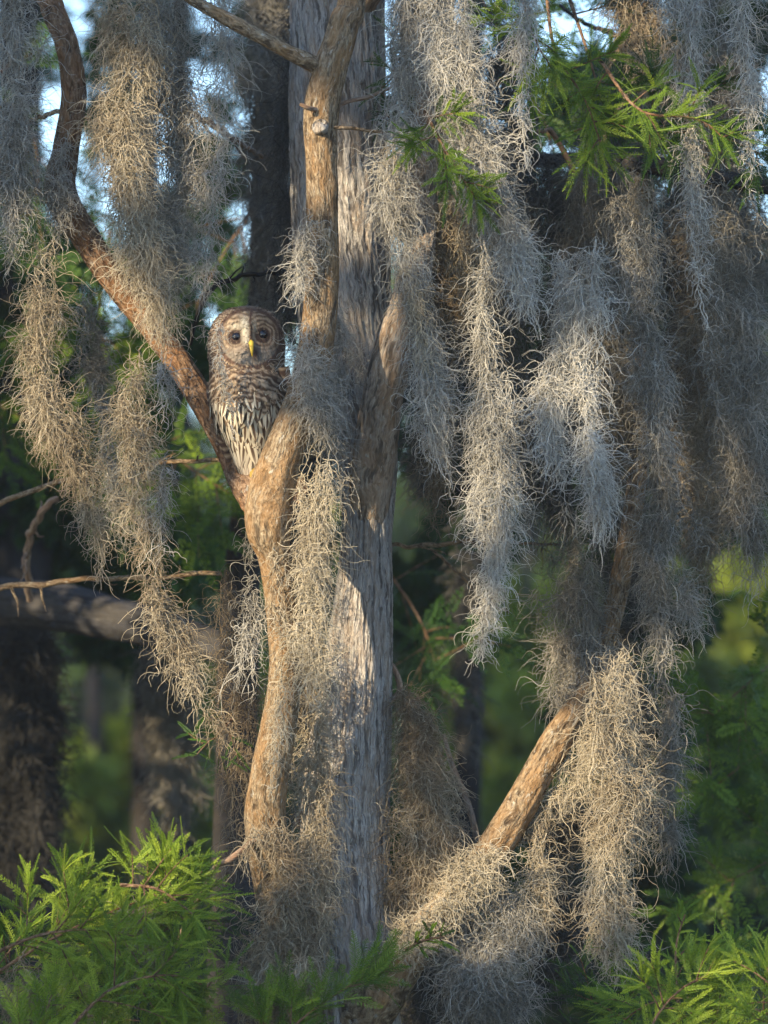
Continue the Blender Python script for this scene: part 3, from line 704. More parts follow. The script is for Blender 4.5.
# feet gripping the left side of the limb at the fork
for fx, fz, fd in ((253, 480, -15), (246, 490, -11)):
    g = Geo(); limb(g, [[*owl_pt(fx + 2, fz - 14, fd + 8), 4.5 * k0], [*owl_pt(fx, fz, fd), 3.2 * k0], [*owl_pt(fx + 1, fz + 6, fd), 3.6 * k0]], 14, .002, 0, .0008, cap=False)
    gc = Geo()
    for q, (ax, az, ad) in enumerate(((-3, 16, -8), (1, 18, -13), (5, 15, -17), (-5, 8, 6))):
        a0 = owl_pt(fx + 1, fz + 4, fd); a1 = owl_pt(fx + ax, fz + az * .55, fd + ad * .9 - 2); a2 = owl_pt(fx + ax + 1.5, fz + az, fd + ad)
        limb(g, [[*a0, 3 * k0], [*a1, 2.8 * k0], [*a2, 2.2 * k0]], 12, .002, 0, .0008, cap=False, seed=q)
        a3 = owl_pt(fx + ax + 3.5, fz + az + 4, fd + ad + 2.5); a4 = owl_pt(fx + ax + 6, fz + az + 5.5, fd + ad + 5)
        limb(gc, [[*a2, 1.7 * k0], [*a3, 1.2 * k0], [*a4, .2 * k0]], 10, .001, 0, 0, cap=False)
    ft = part('foot', g.mesh('foot', M_ochre, True, {'co': 'FLOAT_VECTOR'}), owl); part('claw', gc.mesh('claw', mC, True, {'co': 'FLOAT_VECTOR'}), ft)

# ------------------------------------------------------------------ Spanish moss
T_, B_, D_ = M_moss, M_mossb, M_mossd
moss('broad grey moss curtain along the top left picture edge', [(12, -50, 30), (14, 60, 32), (16, 160, 30), (14, 230, 22), (10, 280, 10)], -.22, 1.1)
moss('tapering tan moss tail hanging under the bend of the left limb', [(46, 195, 26), (44, 270, 32), (44, 350, 32), (58, 420, 26), (82, 490, 16), (98, 545, 8), (103, 590, 3)], -.18, 1.05, B_, tint=(.62, .2), rag=.1)
moss('dim grey moss behind the tapering tan tail at left', [(80, 280, 18), (92, 360, 22), (105, 430, 22), (118, 500, 16), (140, 570, 7)], .05, .8, tint=(.3, .2))
moss('grey moss clinging around the bend of the upper left limb', [(64, 130, 14), (52, 175, 26), (55, 215, 26), (70, 250, 14)], -.17, .7, Lr=(.03, .07))
moss('great grey moss curtain with a tan heart left of the owl', [(135, -60, 42), (130, 40, 40), (124, 110, 34), (124, 180, 30), (136, 250, 36), (150, 310, 36), (160, 360, 24)], -.32, 1.15, B_, tint=(.72, .22), dy=.05)
moss('dense grey moss filling between the great curtain and the owl', [(165, -60, 44), (172, 60, 42), (176, 150, 40), (172, 230, 36), (166, 300, 28), (160, 360, 12)], -.16, .85, tint=(.45, .2))
moss('sparse pale moss veil just left above the owl head', [(210, -60, 28), (214, 60, 28), (210, 150, 26), (206, 230, 22), (206, 300, 14), (205, 350, 7)], -.24, .5, tint=(.55, .2))
moss('long tan moss tail hanging in front of the left limb', [(135, 340, 22), (130, 400, 20), (132, 460, 20), (142, 520, 18), (152, 590, 15), (160, 650, 7), (156, 668, 3)], -.28, 1.05, B_, tint=(.6, .2), rag=.1)
moss('slender moss string below the left limb beside the dry branch', [(168, 350, 13), (166, 400, 9), (166, 450, 8), (162, 500, 8), (163, 545, 6), (164, 572, 2)], -.30, .95, rag=.08)
moss('slanting moss rope swinging from the long tan tail towards the lower trunk', [(150, 560, 8), (160, 600, 14), (178, 640, 14), (200, 680, 16), (218, 720, 12), (226, 745, 4)], -.25, .95, B_, tint=(.62, .18), rag=.1)
moss('dark moss column shrouding the trunk behind the owl head', [(270, -60, 30), (271, 60, 30), (270, 150, 30), (268, 230, 28), (270, 290, 24), (268, 340, 18), (262, 400, 14)], .9, 1.7, M_moss, r=.0013, tint=(.05, .15))
moss('thin grey moss wisps between dark column and grey trunk', [(296, -60, 10), (290, 60, 14), (286, 160, 16), (288, 260, 18), (290, 340, 18), (290, 400, 12)], .25, 1.0, D_, tint=(.7, .2))
moss('pale moss hanging over the limb right of the owl', [(310, 215, 3), (307, 255, 8), (304, 300, 14), (306, 350, 17), (311, 390, 18), (319, 415, 19), (322, 450, 16)], -.455, 2.0, tint=(.42, .2), rag=.1)
moss('grey green moss in the gap between owl limb and trunk', [(338, 300, 8), (336, 360, 13), (332, 410, 18), (324, 460, 20), (318, 520, 22)], -.30, .8, tint=(.42, .2))
moss('bright tangled moss spilling down right of the fork', [(322, 450, 16), (318, 500, 26), (314, 550, 28), (316, 600, 26), (314, 660, 24), (312, 720, 20)], -.46, .9, B_, tint=(.85, .22), Lr=(.04, .12))  # high tint puts part of the sun patch into the moss colour
moss('tan moss sheet running down the front of the trunk', [(312, 640, 26), (316, 720, 26), (318, 800, 26), (312, 880, 30), (305, 960, 34)], -.24, .85, B_, tint=(.62, .2))
moss('ragged moss clinging to the left edge of the owl limb', [(258, 510, 8), (250, 560, 9), (250, 620, 11), (247, 670, 11), (246, 720, 8)], -.33, .55, tint=(.35, .2))
moss('dim moss hanging behind the lower limb at left', [(226, 560, 14), (232, 650, 18), (236, 740, 22), (236, 820, 20), (230, 900, 10)], -.05, .55, B_, tint=(.15, .15))
moss('thick grey brown moss skirt around the foot of the owl limb', [(264, 815, 18), (272, 850, 42), (280, 900, 56), (276, 960, 60), (270, 1020, 56), (270, 1060, 40)], -.34, 1.1, B_, tint=(.42, .2), Lr=(.04, .1))
moss('long moss fall down the right side of the trunk', [(402, -60, 20), (403, 60, 22), (404, 150, 24), (404, 220, 22), (418, 300, 22), (432, 380, 18), (440, 440, 13), (454, 490, 5)], -.33, 1.5, tint=(.6, .2), rag=.08)
moss('tan moss fringe between trunk and the long fall', [(394, 140, 12), (398, 220, 18), (408, 270, 9), (420, 330, 5), (432, 400, 6)], -.36, .9, B_, tint=(.8, .15))
moss('heavy silver moss rope slanting in from the top centre', [(440, -60, 34), (446, 20, 34), (456, 80, 30), (474, 140, 23), (496, 200, 19), (514, 250, 16), (524, 300, 10), (540, 340, 4)], -.46, 1.6, tint=(.66, .18), rag=.06)
moss('wide warm moss behind the silver rope', [(420, -60, 26), (436, 80, 30), (452, 200, 34), (470, 270, 30), (480, 330, 26)], -.05, 1.0, B_, tint=(.5, .2))
moss('long pointed moss pendant reaching lowest right of the trunk', [(484, 240, 28), (490, 320, 30), (494, 400, 28), (500, 470, 28), (502, 530, 25), (490, 580, 14), (484, 620, 9), (477, 665, 3)], -.34, 1.15, tint=(.66, .2), rag=.05)
moss('small brown moss tuft between the long fall and the pendant', [(440, 330, 12), (438, 400, 18), (434, 450, 18), (432, 510, 10), (434, 550, 4)], -.02, .8, B_, tint=(.3, .15))
moss('thin crooked moss string over green needles at top centre', [(528, -60, 14), (526, 20, 12), (520, 60, 10), (519, 100, 5), (522, 130, 3), (526, 160, 2.5), (529, 185, 1.5)], -.5, 1.1, tint=(.8, .15), rag=.02)
moss('white moss pendant, left one of the pair at centre right', [(560, 250, 12), (562, 320, 20), (556, 380, 20), (552, 430, 17), (560, 470, 10), (574, 500, 3)], -.4, 1.0, tint=(.85, .15), rag=.1)
moss('white moss pendant, right one of the pair at centre right', [(594, 235, 12), (596, 290, 19), (592, 360, 21), (592, 430, 19), (596, 490, 15), (600, 530, 7), (597, 552, 3)], -.44, 1.15, tint=(.85, .15), rag=.06)
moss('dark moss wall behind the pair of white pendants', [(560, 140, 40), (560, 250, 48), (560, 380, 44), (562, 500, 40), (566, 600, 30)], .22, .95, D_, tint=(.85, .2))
moss('grey moss web with sky behind right of the green needles', [(588, 120, 20), (585, 180, 26), (575, 240, 22), (560, 290, 14)], .05, .7, tint=(.25, .15))
moss('brown moss shroud hanging from the top over a dead stub', [(640, -60, 26), (640, 20, 30), (642, 80, 28), (648, 130, 20)], -.12, 1.0, B_, tint=(.45, .2))
moss('broad grey brown curtain under the dark level branch', [(640, 160, 30), (640, 230, 34), (640, 310, 32), (648, 390, 28), (656, 470, 24), (660, 560, 22), (660, 640, 18), (656, 700, 8)], -.14, 1.1, M_moss, tint=(.3, .22), rag=.1)
moss('slim silver moss string in front of the brown grey curtain', [(686, -60, 40), (688, 20, 34), (690, 90, 18), (692, 160, 10), (698, 220, 9), (704, 280, 8), (710, 330, 4)], -.42, 1.0, tint=(.68, .2), rag=.05)
moss('crooked silver moss string at the top right edge', [(742, -60, 26), (744, 20, 18), (750, 80, 8), (750, 130, 6), (752, 180, 5), (756, 210, 2)], -.44, 1.0, tint=(.7, .2), rag=.05)
moss('grey moss filling the top right corner', [(720, -60, 50), (724, 40, 46), (730, 110, 36), (736, 160, 24)], .08, .9, tint=(.25, .18))
moss('tall grey moss curtain at the right picture edge', [(740, 180, 42), (742, 280, 44), (740, 380, 42), (742, 470, 36), (752, 560, 24), (762, 620, 10)], -.06, .95, tint=(.26, .18))
moss('dusky moss drape between brown curtain and right edge', [(695, 190, 32), (696, 300, 36), (700, 400, 36), (704, 500, 30), (706, 590, 18), (706, 640, 8)], .04, 1.0, B_, tint=(.33, .18))
moss('slender moss tails ending beside the far right foliage', [(694, 520, 14), (690, 600, 12), (700, 640, 6), (704, 665, 2)], -.1, .8, tint=(.4, .2))
moss('shaded moss drape leading down to the golden fall', [(574, 500, 28), (576, 560, 40), (584, 620, 48), (594, 680, 48), (600, 730, 36)], -.02, 1.0, M_moss, tint=(.22, .2))
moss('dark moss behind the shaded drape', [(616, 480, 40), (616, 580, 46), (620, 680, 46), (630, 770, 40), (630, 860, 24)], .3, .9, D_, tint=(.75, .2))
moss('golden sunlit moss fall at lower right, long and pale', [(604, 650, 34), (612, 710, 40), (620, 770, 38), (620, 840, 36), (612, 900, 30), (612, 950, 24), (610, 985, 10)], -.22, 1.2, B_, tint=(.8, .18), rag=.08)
moss('grey moss tail right of the golden fall', [(664, 620, 16), (668, 700, 22), (664, 780, 18), (668, 850, 14), (668, 890, 6)], -.02, .8, tint=(.25, .15))
moss('brown moss dome hanging behind the trunk at right', [(402, 685, 10), (408, 715, 30), (420, 770, 46), (428, 830, 56), (430, 890, 52), (430, 940, 34)], -.10, 1.5, B_, tint=(.32, .22), Lr=(.04, .1))
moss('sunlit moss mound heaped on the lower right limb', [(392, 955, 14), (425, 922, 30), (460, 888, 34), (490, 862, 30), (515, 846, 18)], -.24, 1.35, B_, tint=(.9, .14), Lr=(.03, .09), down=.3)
moss('pale moss filling the crook above the lower right limb', [(590, 730, 14), (570, 775, 20), (545, 820, 20), (518, 850, 18)], -.14, 1.0, B_, tint=(.72, .18), Lr=(.03, .1))
moss('sunlit moss tails dropping from the lower right limb', [(548, 825, 22), (545, 870, 22), (546, 920, 16), (544, 965, 7)], -.16, .85, B_, tint=(.7, .18), rag=.2)
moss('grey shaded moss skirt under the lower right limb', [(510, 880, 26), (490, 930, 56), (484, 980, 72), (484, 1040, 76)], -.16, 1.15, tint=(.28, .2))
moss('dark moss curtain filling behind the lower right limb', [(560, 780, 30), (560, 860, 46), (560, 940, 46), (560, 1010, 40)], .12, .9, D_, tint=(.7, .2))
moss('moss tuft caught in green boughs at lower left', [(150, 900, 20), (145, 940, 24), (150, 975, 16)], -.42, .8, B_, tint=(.45, .2))
moss('pale moss tufts along the bottom left edge', [(20, 940, 26), (24, 980, 30), (20, 1030, 30)], -.35, .8, B_, tint=(.3, .18))
moss('thin moss clinging down the sunlit stem below the fork', [(276, 540, 12), (281, 600, 13), (285, 670, 14), (280, 730, 15), (270, 800, 16)], -.45, .32, B_, tint=(.7, .2), Lr=(.03, .07))
moss('fine wisps of moss trailing over the owl breast', [(222, 300, 5), (219, 330, 7), (224, 370, 7), (232, 410, 6), (236, 440, 4)], -.47, .6, tint=(.7, .15), Lr=(.03, .07))
moss('grey wisps trailing across the trunk below the right fork', [(350, 330, 10), (352, 380, 16), (350, 430, 12)], -.2, .3, tint=(.5, .2), Lr=(.03, .07))
# farther, out of focus
moss('moss mass tinted blackish for shade under the thick blurred limb at far left', [(24, 620, 50), (26, 700, 52), (28, 780, 50), (28, 850, 46), (20, 900, 26)], 2.2, 1.5, D_, r=.0022, tint=(.12, .12), thick=1.0)  # low tint gives this mass its shade by colour
moss('dim blurred moss hanging beyond the limb left of the trunk', [(170, 640, 40), (176, 700, 44), (176, 770, 34), (170, 850, 12)], 2.4, 1.2, M_moss, r=.002, tint=(.0, .1))
moss('blurred moss column hanging in the gap right of trunk', [(470, 500, 26), (468, 620, 20), (466, 740, 16), (466, 800, 8)], 2.4, .8, D_, r=.002, tint=(.8, .2))
moss('blurred dark moss behind the long moss fall', [(430, 280, 50), (430, 400, 44), (424, 500, 30)], 1.2, 1.0, D_, r=.0018, tint=(.8, .2))
moss('blurred dark moss wall behind the right edge curtains', [(700, 170, 100), (700, 300, 95), (700, 430, 80), (690, 540, 50)], 1.0, 1.0, D_, r=.0018, tint=(.75, .2))

moss('dark moss curtain behind the green needles at top centre', [(500, -60, 34), (500, 60, 36), (506, 150, 40), (510, 250, 40), (510, 340, 26)], .5, 1.1, D_, tint=(.8, .2))
moss('dark moss behind the long fall and silver rope at top', [(410, -60, 40), (416, 60, 44), (430, 180, 46), (440, 300, 40)], .38, 1.0, D_, tint=(.85, .2))
moss('dark moss curtain behind the brown shroud at top right', [(680, 40, 60), (684, 120, 66), (690, 220, 66), (690, 320, 50)], .55, 1.1, D_, tint=(.7, .2))
moss('dark moss in the gap between the owl limb and the trunk foot', [(312, 380, 26), (312, 450, 34), (310, 530, 32), (304, 620, 28), (304, 720, 26), (300, 820, 26)], .12, 1.2, D_, tint=(.6, .2))

moss('dark moss strip behind the left one of the white pendants', [(606, 60, 34), (608, 140, 36), (606, 220, 36), (600, 320, 34)], .45, 1.2, D_, tint=(.75, .2))
moss('broad beige moss veil between the white pendants and the brown curtain', [(600, 150, 50), (604, 260, 56), (606, 380, 54), (604, 500, 50), (604, 600, 40)], .12, .85, M_moss, tint=(.12, .16))
moss('broad grey moss veil filling the right side behind the strings', [(715, 60, 64), (715, 180, 72), (712, 300, 74), (708, 420, 66), (704, 530, 44), (704, 600, 20)], .26, .75, tint=(.12, .16))
moss('grey moss veil behind the long pointed pendant', [(508, 150, 34), (512, 260, 40), (520, 380, 40), (526, 480, 30), (530, 560, 14)], .16, .8, tint=(.12, .16))
moss('dusky moss behind the silver rope, next to the trunk', [(428, -60, 34), (430, 80, 40), (436, 200, 40), (446, 320, 32), (450, 400, 18)], .14, .9, B_, tint=(.2, .16))
moss('dark moss hanging behind the foot of the trunk at right', [(440, 880, 40), (440, 940, 60), (440, 1000, 66), (440, 1050, 60)], .35, 1.3, D_, tint=(.7, .2))

# ------------------------------------------------------------------ cypress foliage in or near focus
A = 'feathery cypress boughs'
bough('bright green cypress spray at top centre right', [(545, -20, -.2), (555, 50, -.3), (585, 100, -.34), (606, 160, -.34)], 130, (.05, .10), tint=.5, sublen=.17)
bough('hanging green cypress spray behind the top centre right one', [(570, 0, .0), (590, 60, -.15), (610, 130, -.2)], 110, (.05, .10), M_leafd, tint=.9, sublen=.2)
bough('bright feathery sprays at the very top between silver rope and string', [(500, -60, -.3), (520, -10, -.4), (535, 40, -.42), (560, 80, -.42)], 70, (.05, .1), tint=.6, sublen=.14)
bough('green cypress spray beside the slim silver string', [(600, 60, -.35), (640, 110, -.5), (700, 120, -.52), (735, 150, -.52)], 60, (.05, .1), tint=.3, sublen=.12)
bough('green cypress spray among moss beneath the silver rope', [(425, 110, -.42), (445, 150, -.5), (480, 205, -.52)], 110, (.04, .08), tint=.4, sublen=.12)
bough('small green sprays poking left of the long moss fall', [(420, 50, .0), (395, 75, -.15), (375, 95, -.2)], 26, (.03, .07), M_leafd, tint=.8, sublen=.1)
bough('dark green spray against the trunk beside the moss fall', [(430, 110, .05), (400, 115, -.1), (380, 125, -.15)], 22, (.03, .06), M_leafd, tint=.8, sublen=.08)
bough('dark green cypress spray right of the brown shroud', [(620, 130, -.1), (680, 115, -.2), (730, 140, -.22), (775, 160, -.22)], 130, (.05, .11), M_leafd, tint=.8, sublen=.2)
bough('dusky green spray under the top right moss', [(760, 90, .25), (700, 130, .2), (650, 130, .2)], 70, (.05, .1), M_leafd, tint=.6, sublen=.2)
bough('large lime green bough at lower left, reaching right', [(-30, 990, -.3), (50, 940, -.35), (120, 908, -.4), (180, 890, -.42)], 150, (.05, .11), tint=.62, sublen=.26, subs=10)
bough('upright lime green spray topping the lower left boughs', [(140, 1000, -.3), (160, 930, -.38), (178, 885, -.42), (195, 868, -.4)], 110, (.05, .11), tint=.55, sublen=.2, subs=9)
bough('mid green bough along the left edge above the bottom', [(-40, 1010, -.1), (10, 965, -.15), (50, 930, -.2), (90, 915, -.2)], 130, (.06, .12), tint=.35, sublen=.24, subs=10)
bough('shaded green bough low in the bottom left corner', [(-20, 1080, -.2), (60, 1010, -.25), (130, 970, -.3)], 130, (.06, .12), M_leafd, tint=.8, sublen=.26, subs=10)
bough('fan of fresh green sprays at the bottom left edge', [(20, 1080, -.5), (40, 1030, -.5), (55, 985, -.5)], 46, (.06, .12), tint=.7, sublen=.14, nl=.016, up=.6)
bough('fresh green spray at bottom, left of the moss skirt', [(90, 1090, -.45), (130, 1040, -.45), (190, 1010, -.45)], 80, (.06, .12), tint=.6, sublen=.2, up=.5, nl=.015)
bough('fine blue green spray in front of the trunk foot', [(240, 1100, -.5), (290, 1030, -.5), (350, 985, -.48), (385, 965, -.45)], 90, (.06, .13), M_leaf, tint=.28, sublen=.2, up=.45, nl=.015)
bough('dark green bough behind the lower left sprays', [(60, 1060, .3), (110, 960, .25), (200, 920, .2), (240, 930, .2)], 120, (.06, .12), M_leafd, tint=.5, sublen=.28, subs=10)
bough('broad green bough at lower right, level with the golden moss tip', [(820, 1030, -.1), (740, 1005, -.15), (670, 985, -.2), (620, 995, -.2)], 150, (.06, .12), M_leaf, tint=.3, sublen=.25, subs=10)
bough('upright young sprig right of the golden moss tip', [(680, 1020, -.3), (676, 950, -.32), (688, 905, -.34)], 26, (.04, .07), tint=.6, sublen=.1, spread=.9)
bough('bright fan of long needles in the bottom right corner', [(722, 1090, -.45), (716, 1030, -.45), (722, 985, -.45)], 60, (.08, .14), tint=.55, sublen=.12, nl=.008, up=.4)
bough('bright green spray on the bottom right edge', [(800, 1080, -.6), (775, 1000, -.6), (765, 955, -.6)], 60, (.06, .12), tint=.65, sublen=.2, up=.4)
bough('dark green bough under the golden moss at the bottom', [(700, 1090, 0), (640, 1030, -.05), (590, 1000, -.1), (560, 990, -.1)], 110, (.06, .12), M_leafd, tint=.6, sublen=.24, subs=9)
bough('tiny green sprig on the mound of sunlit moss', [(405, 950, -.3), (425, 940, -.36), (448, 936, -.38)], 12, (.02, .05), tint=.4, sublen=.05)
bough('small green sprig left of the lower limb', [(232, 720, -.1), (215, 738, -.2), (200, 745, -.2)], 14, (.04, .07), M_leafd, tint=.9, sublen=.08)
bough('dense lime green bough filling the lower left between the larger ones', [(-20, 960, -.5), (40, 935, -.5), (100, 930, -.5), (150, 940, -.5)], 120, (.05, .1), tint=.7, sublen=.22, subs=10)
bough('drooping lime green spray at lower left hiding the bent twig', [(120, 885, -.45), (160, 890, -.48), (200, 920, -.5)], 80, (.05, .1), tint=.65, sublen=.16, subs=8)
bough('mid green spray low down left of the moss skirt', [(60, 1040, -.55), (110, 990, -.55), (170, 975, -.55), (215, 990, -.5)], 100, (.05, .1), tint=.45, sublen=.2, subs=9)
bough('green bough low at right behind the fan of long needles', [(800, 1040, -.4), (730, 1005, -.42), (660, 1000, -.42), (610, 1030, -.4)], 120, (.05, .1), tint=.5, sublen=.2, subs=9)
bough('bright green sprays low at right around the upright sprig', [(640, 1090, -.5), (650, 1030, -.52), (680, 990, -.52), (730, 965, -.5)], 100, (.05, .1), tint=.6, sublen=.2, subs=9)
# softly blurred middle-distance boughs
R3 = 'blurred boughs farther back'
for lab, rows, nb, tn, mt in (
        ('blurred dark bough at right, level with the shaded moss drape', [(800, 640, 1.2), (740, 690, 1.0), (700, 730, 1.0)], 110, .15, M_leaf),
        ('blurred dark bough at right beside the golden moss fall', [(820, 720, 1.6), (750, 760, 1.4), (700, 800, 1.4)], 120, .15, M_leaf),
        ('blurred dark bough at right above the bottom corner boughs', [(830, 820, 1.4), (770, 860, 1.2), (710, 890, 1.2)], 120, .15, M_leaf),
        ('blurred green bough left of the owl tail', [(120, 400, 1.6), (180, 460, 1.5), (240, 500, 1.4)], 110, .2, M_leaf),
        ('blurred green bough hanging at the left under the tan tail', [(-40, 380, 2.0), (40, 430, 1.8), (110, 470, 1.8)], 130, .12, M_leaf),
        ('blurred green bough behind the upper left moss curtain', [(-40, 60, 1.8), (30, 130, 1.8), (40, 230, 1.8), (70, 300, 1.8)], 130, .6, M_leafd),
        ('blurred green bough between great curtain and tan tail', [(110, 230, 2.0), (100, 310, 2.0), (90, 390, 2.0)], 120, .25, M_leaf),
        ('blurred green bough behind the sparse veil above the owl', [(260, 200, 1.8), (220, 260, 1.8), (190, 320, 1.8)], 80, .6, M_leafd),
        ('blurred dark green bough behind the bright spray at top centre', [(460, -40, 1.5), (510, 50, 1.4), (550, 140, 1.4), (560, 220, 1.4)], 190, .45, M_leafd),
        ('blurred dark green bough behind the string and the shroud', [(660, -20, 1.7), (600, 90, 1.6), (600, 190, 1.6), (620, 260, 1.6)], 170, .45, M_leafd),
        ('blurred dark green bough at the right edge near the top', [(840, 100, 1.4), (770, 170, 1.4), (720, 220, 1.4)], 150, .5, M_leafd),
        ('blurred green bough beneath the small brown tuft', [(380, 560, 1.6), (420, 620, 1.6), (440, 680, 1.5)], 100, .55, M_leafd)):
    bough(lab, rows, nb, (.08, .15), mt, tn, group=R3, name='blurred_bough', nl=.02, nw=.003, npair=14, subs=9, sublen=.32)

# ------------------------------------------------------------------ trees farther back, with unseen crown clumps added overhead for shade
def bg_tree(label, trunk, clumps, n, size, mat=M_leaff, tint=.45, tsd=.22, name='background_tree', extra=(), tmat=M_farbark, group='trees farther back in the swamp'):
    rs = np.random.default_rng(abs(hash(label[:3])) % 1 + len(label) * 7)
    rows = pp(trunk); root = thing(name, label, 'tree', [rows[-1][0], rows[-1][1], 0], group)
    g = Geo(); limb(g, rows, 28, .06, .006, .02, 4, 3); part('trunk', g.mesh('trunk', tmat, True, {'co': 'FLOAT_VECTOR'}), root)
    for e in extra:
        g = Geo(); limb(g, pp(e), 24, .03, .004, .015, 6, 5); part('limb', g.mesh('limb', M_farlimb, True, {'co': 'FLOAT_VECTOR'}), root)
    cl = np.array([(x + rs.normal(0, rp * .5), y + rs.normal(0, rp * .5), d, rp * rs.uniform(.3, .6)) for (x, y, rp, d) in clumps for _ in range(7)])
    V, F, tn = leafmass(P(cl[:, 0], cl[:, 1], cl[:, 2] + rs.normal(0, .3, len(cl))), cl[:, 3] * PIX(cl[:, 2]), n, size, tint, tsd, rs)
    part('crown', raw_mesh('crown', V, F, mat, False, {'tint': ('FLOAT', tn)}), root)
    return root


bg_tree('dark mossy trunk close behind the owl, with thick level limb reaching left', [(278, -700, 1.4, 18), (272, 0, 1.4, 20), (268, 250, 1.4, 19), (255, 450, 1.5, 19), (240, 620, 1.6, 20), (236, 900, 1.6, 24), (236, 1800, 1.6, 40)],
        [(300, -480, 200, 1.6), (100, -500, 200, 1.6), (500, -500, 200, 1.6)], 350, .08, M_leaff, .3,
        extra=([(240, 655, 1.6, 10), (180, 634, 1.7, 17), (90, 612, 1.8, 22), (20, 603, 1.9, 24), (-120, 600, 2.0, 24)],))
bg_tree('shadowy tree at far left behind the black moss mass', [(20, -700, 5, 16), (18, 300, 5, 24), (20, 700, 5, 34), (20, 1600, 5, 44)], [(20, 220, 50, 5), (40, 350, 80, 5), (150, 400, 90, 5), (10, 480, 100, 5), (120, 540, 80, 5), (20, -450, 300, 5), (300, -450, 300, 5)], 500, .08, M_leafd, .45)
bg_tree('slim dark tree in the gap left of the lower limb', [(150, -600, 7, 8), (148, 400, 7, 11), (145, 800, 7, 12), (145, 1500, 7, 16)], [(130, 480, 80, 7), (190, 560, 80, 7), (60, 560, 80, 7)], 420, .09, M_leafd, .5)
bg_tree('dim bluish trunk seen right of the main trunk', [(474, -700, 6, 14), (470, 500, 6, 12), (468, 750, 6, 12), (468, 1500, 6, 18)], [(430, 470, 80, 6), (540, 480, 90, 6), (420, 600, 40, 6), (430, 860, 60, 6), (540, 860, 80, 6), (600, -400, 300, 6)], 450, .08, M_leafd, .45)
bg_tree('dark tree behind the right edge moss', [(640, -700, 5, 20), (636, 400, 5, 22), (640, 1500, 5, 30)], [(620, 100, 80, 5), (720, 60, 90, 5), (700, 250, 130, 5), (600, 330, 120, 5), (640, 480, 120, 5), (640, 700, 70, 5), (760, 440, 60, 5), (640, 900, 80, 5), (770, 800, 50, 5), (750, -400, 300, 5)], 520, .08, M_leafd, .45)
bg_tree('leafy tree behind the right foreground boughs', [(800, -300, 9, 14), (790, 600, 9, 16), (790, 1400, 9, 22)], [(770, 790, 50, 9), (780, 880, 60, 9), (640, 990, 80, 9), (600, 980, 90, 9)], 420, .1, M_leaff, .3)
bg_tree('thin lacy crown against the sky at upper left', [(185, -700, 8, 8), (180, 300, 8, 9), (175, 1500, 8, 16)], [(90, 40, 60, 8), (90, 140, 60, 8), (230, 60, 60, 8), (235, 180, 60, 8), (160, 250, 80, 8), (240, 290, 60, 8), (90, 260, 60, 8)], 130, .07, M_leafd, .7)
bg_tree('leafy sunlit tree deep in the left gap', [(95, -100, 16, 6), (95, 600, 16, 7), (95, 1150, 16, 10)], [(200, 700, 50, 16), (90, 780, 40, 16), (190, 800, 60, 16), (120, 860, 60, 16), (60, 860, 60, 16), (200, 880, 50, 16)], 380, .14, M_leaff, 1.0)  # full tint puts sunlight into the leaves of this and the next two trees
bg_tree('leafy sunlit tree deep in the centre gap', [(530, 0, 18, 6), (528, 600, 18, 6), (528, 1150, 18, 8)], [(505, 700, 50, 18), (500, 740, 50, 18), (540, 720, 40, 18), (545, 640, 50, 18), (500, 620, 40, 18), (490, 760, 40, 18), (470, 690, 40, 18), (520, 800, 40, 18)], 350, .14, M_leaff, 1.0)
bg_tree('leafy sunlit tree deep in the right gap', [(715, 0, 20, 6), (715, 600, 20, 6), (715, 1120, 20, 8)], [(740, 620, 50, 20), (715, 660, 50, 20), (760, 580, 40, 20), (750, 700, 40, 20), (690, 840, 40, 20), (700, 900, 40, 20)], 450, .15, M_leaff, 1.0)
# distant wood, one mass
rs = np.random.default_rng(99); K = 1900
c = np.stack([rs.uniform(-22, 22, K), rs.uniform(30, 60, K), rs.uniform(0, 1, K) ** 1.15], -1); c[:, 2] *= (c[:, 1] + 12) * np.where(c[:, 0] < 0, .115, .15); c[:, 2] += (np.sin(c[:, 0] * 1.3) + 1) * .6
V, F, tn = leafmass(c, rs.uniform(.8, 2.2, K), 130, .36, .3, .28, rs)
tag(link('distant_woodland', raw_mesh('distant_woodland', V, F, M_leaff, False, {'tint': ('FLOAT', tn)})), 'far-off blurred green woodland closing the view', 'woodland', kind='stuff')

# ------------------------------------------------------------------ unseen leaf screen added at left, holes cut where sun patches should fall
lit = [(125, 120, 26, 50, -.35), (45, 300, 30, 95, -.2), (130, 420, 18, 110, -.28), (282, 650, 34, 150, -.38), (318, 560, 26, 80, -.34), (355, 620, 26, 110, -.1), (352, 210, 18, 75, -.1),
       (395, 345, 26, 40, -.2), (402, 210, 16, 80, -.36), (484, 330, 22, 90, -.34), (495, 460, 22, 90, -.34), (612, 770, 50, 110, -.22), (460, 890, 90, 46, -.24), (540, 770, 42, 70, -.16), (636, 240, 22, 70, -.14),
       (100, 875, 130, 42, -.4), (620, 450, 20, 40, -.14), (236, 375, 24, 60, -.38), (100, 470, 110, 14, .0), (110, 578, 110, 10, .3), (570, 70, 60, 40, -.1), (650, 30, 24, 60, -.12), (470, 100, 24, 60, -.46),
       (592, 400, 26, 60, -.44), (420, 790, 60, 90, .2), (740, 990, 60, 30, -.5), (205, 670, 34, 34, -.25), (200, 380, 24, 30, -.13), (150, 330, 20, 30, -.1), (330, 560, 40, 110, -.46)]
rs = np.random.default_rng(17); TD = 8.0
u1 = unit(np.cross(SUN, [0, 0, 1.])); u2 = np.cross(u1, SUN); mid = P(384, 512, -.2) + SUN * TD
N = 30000; ab = rs.uniform(-1, 1, (N, 2)) * np.array([1.5, 1.95]); dd = rs.normal(0, .35, N)
p = mid + ab[:, :1] * u1 + ab[:, 1:] * u2 + dd[:, None] * SUN
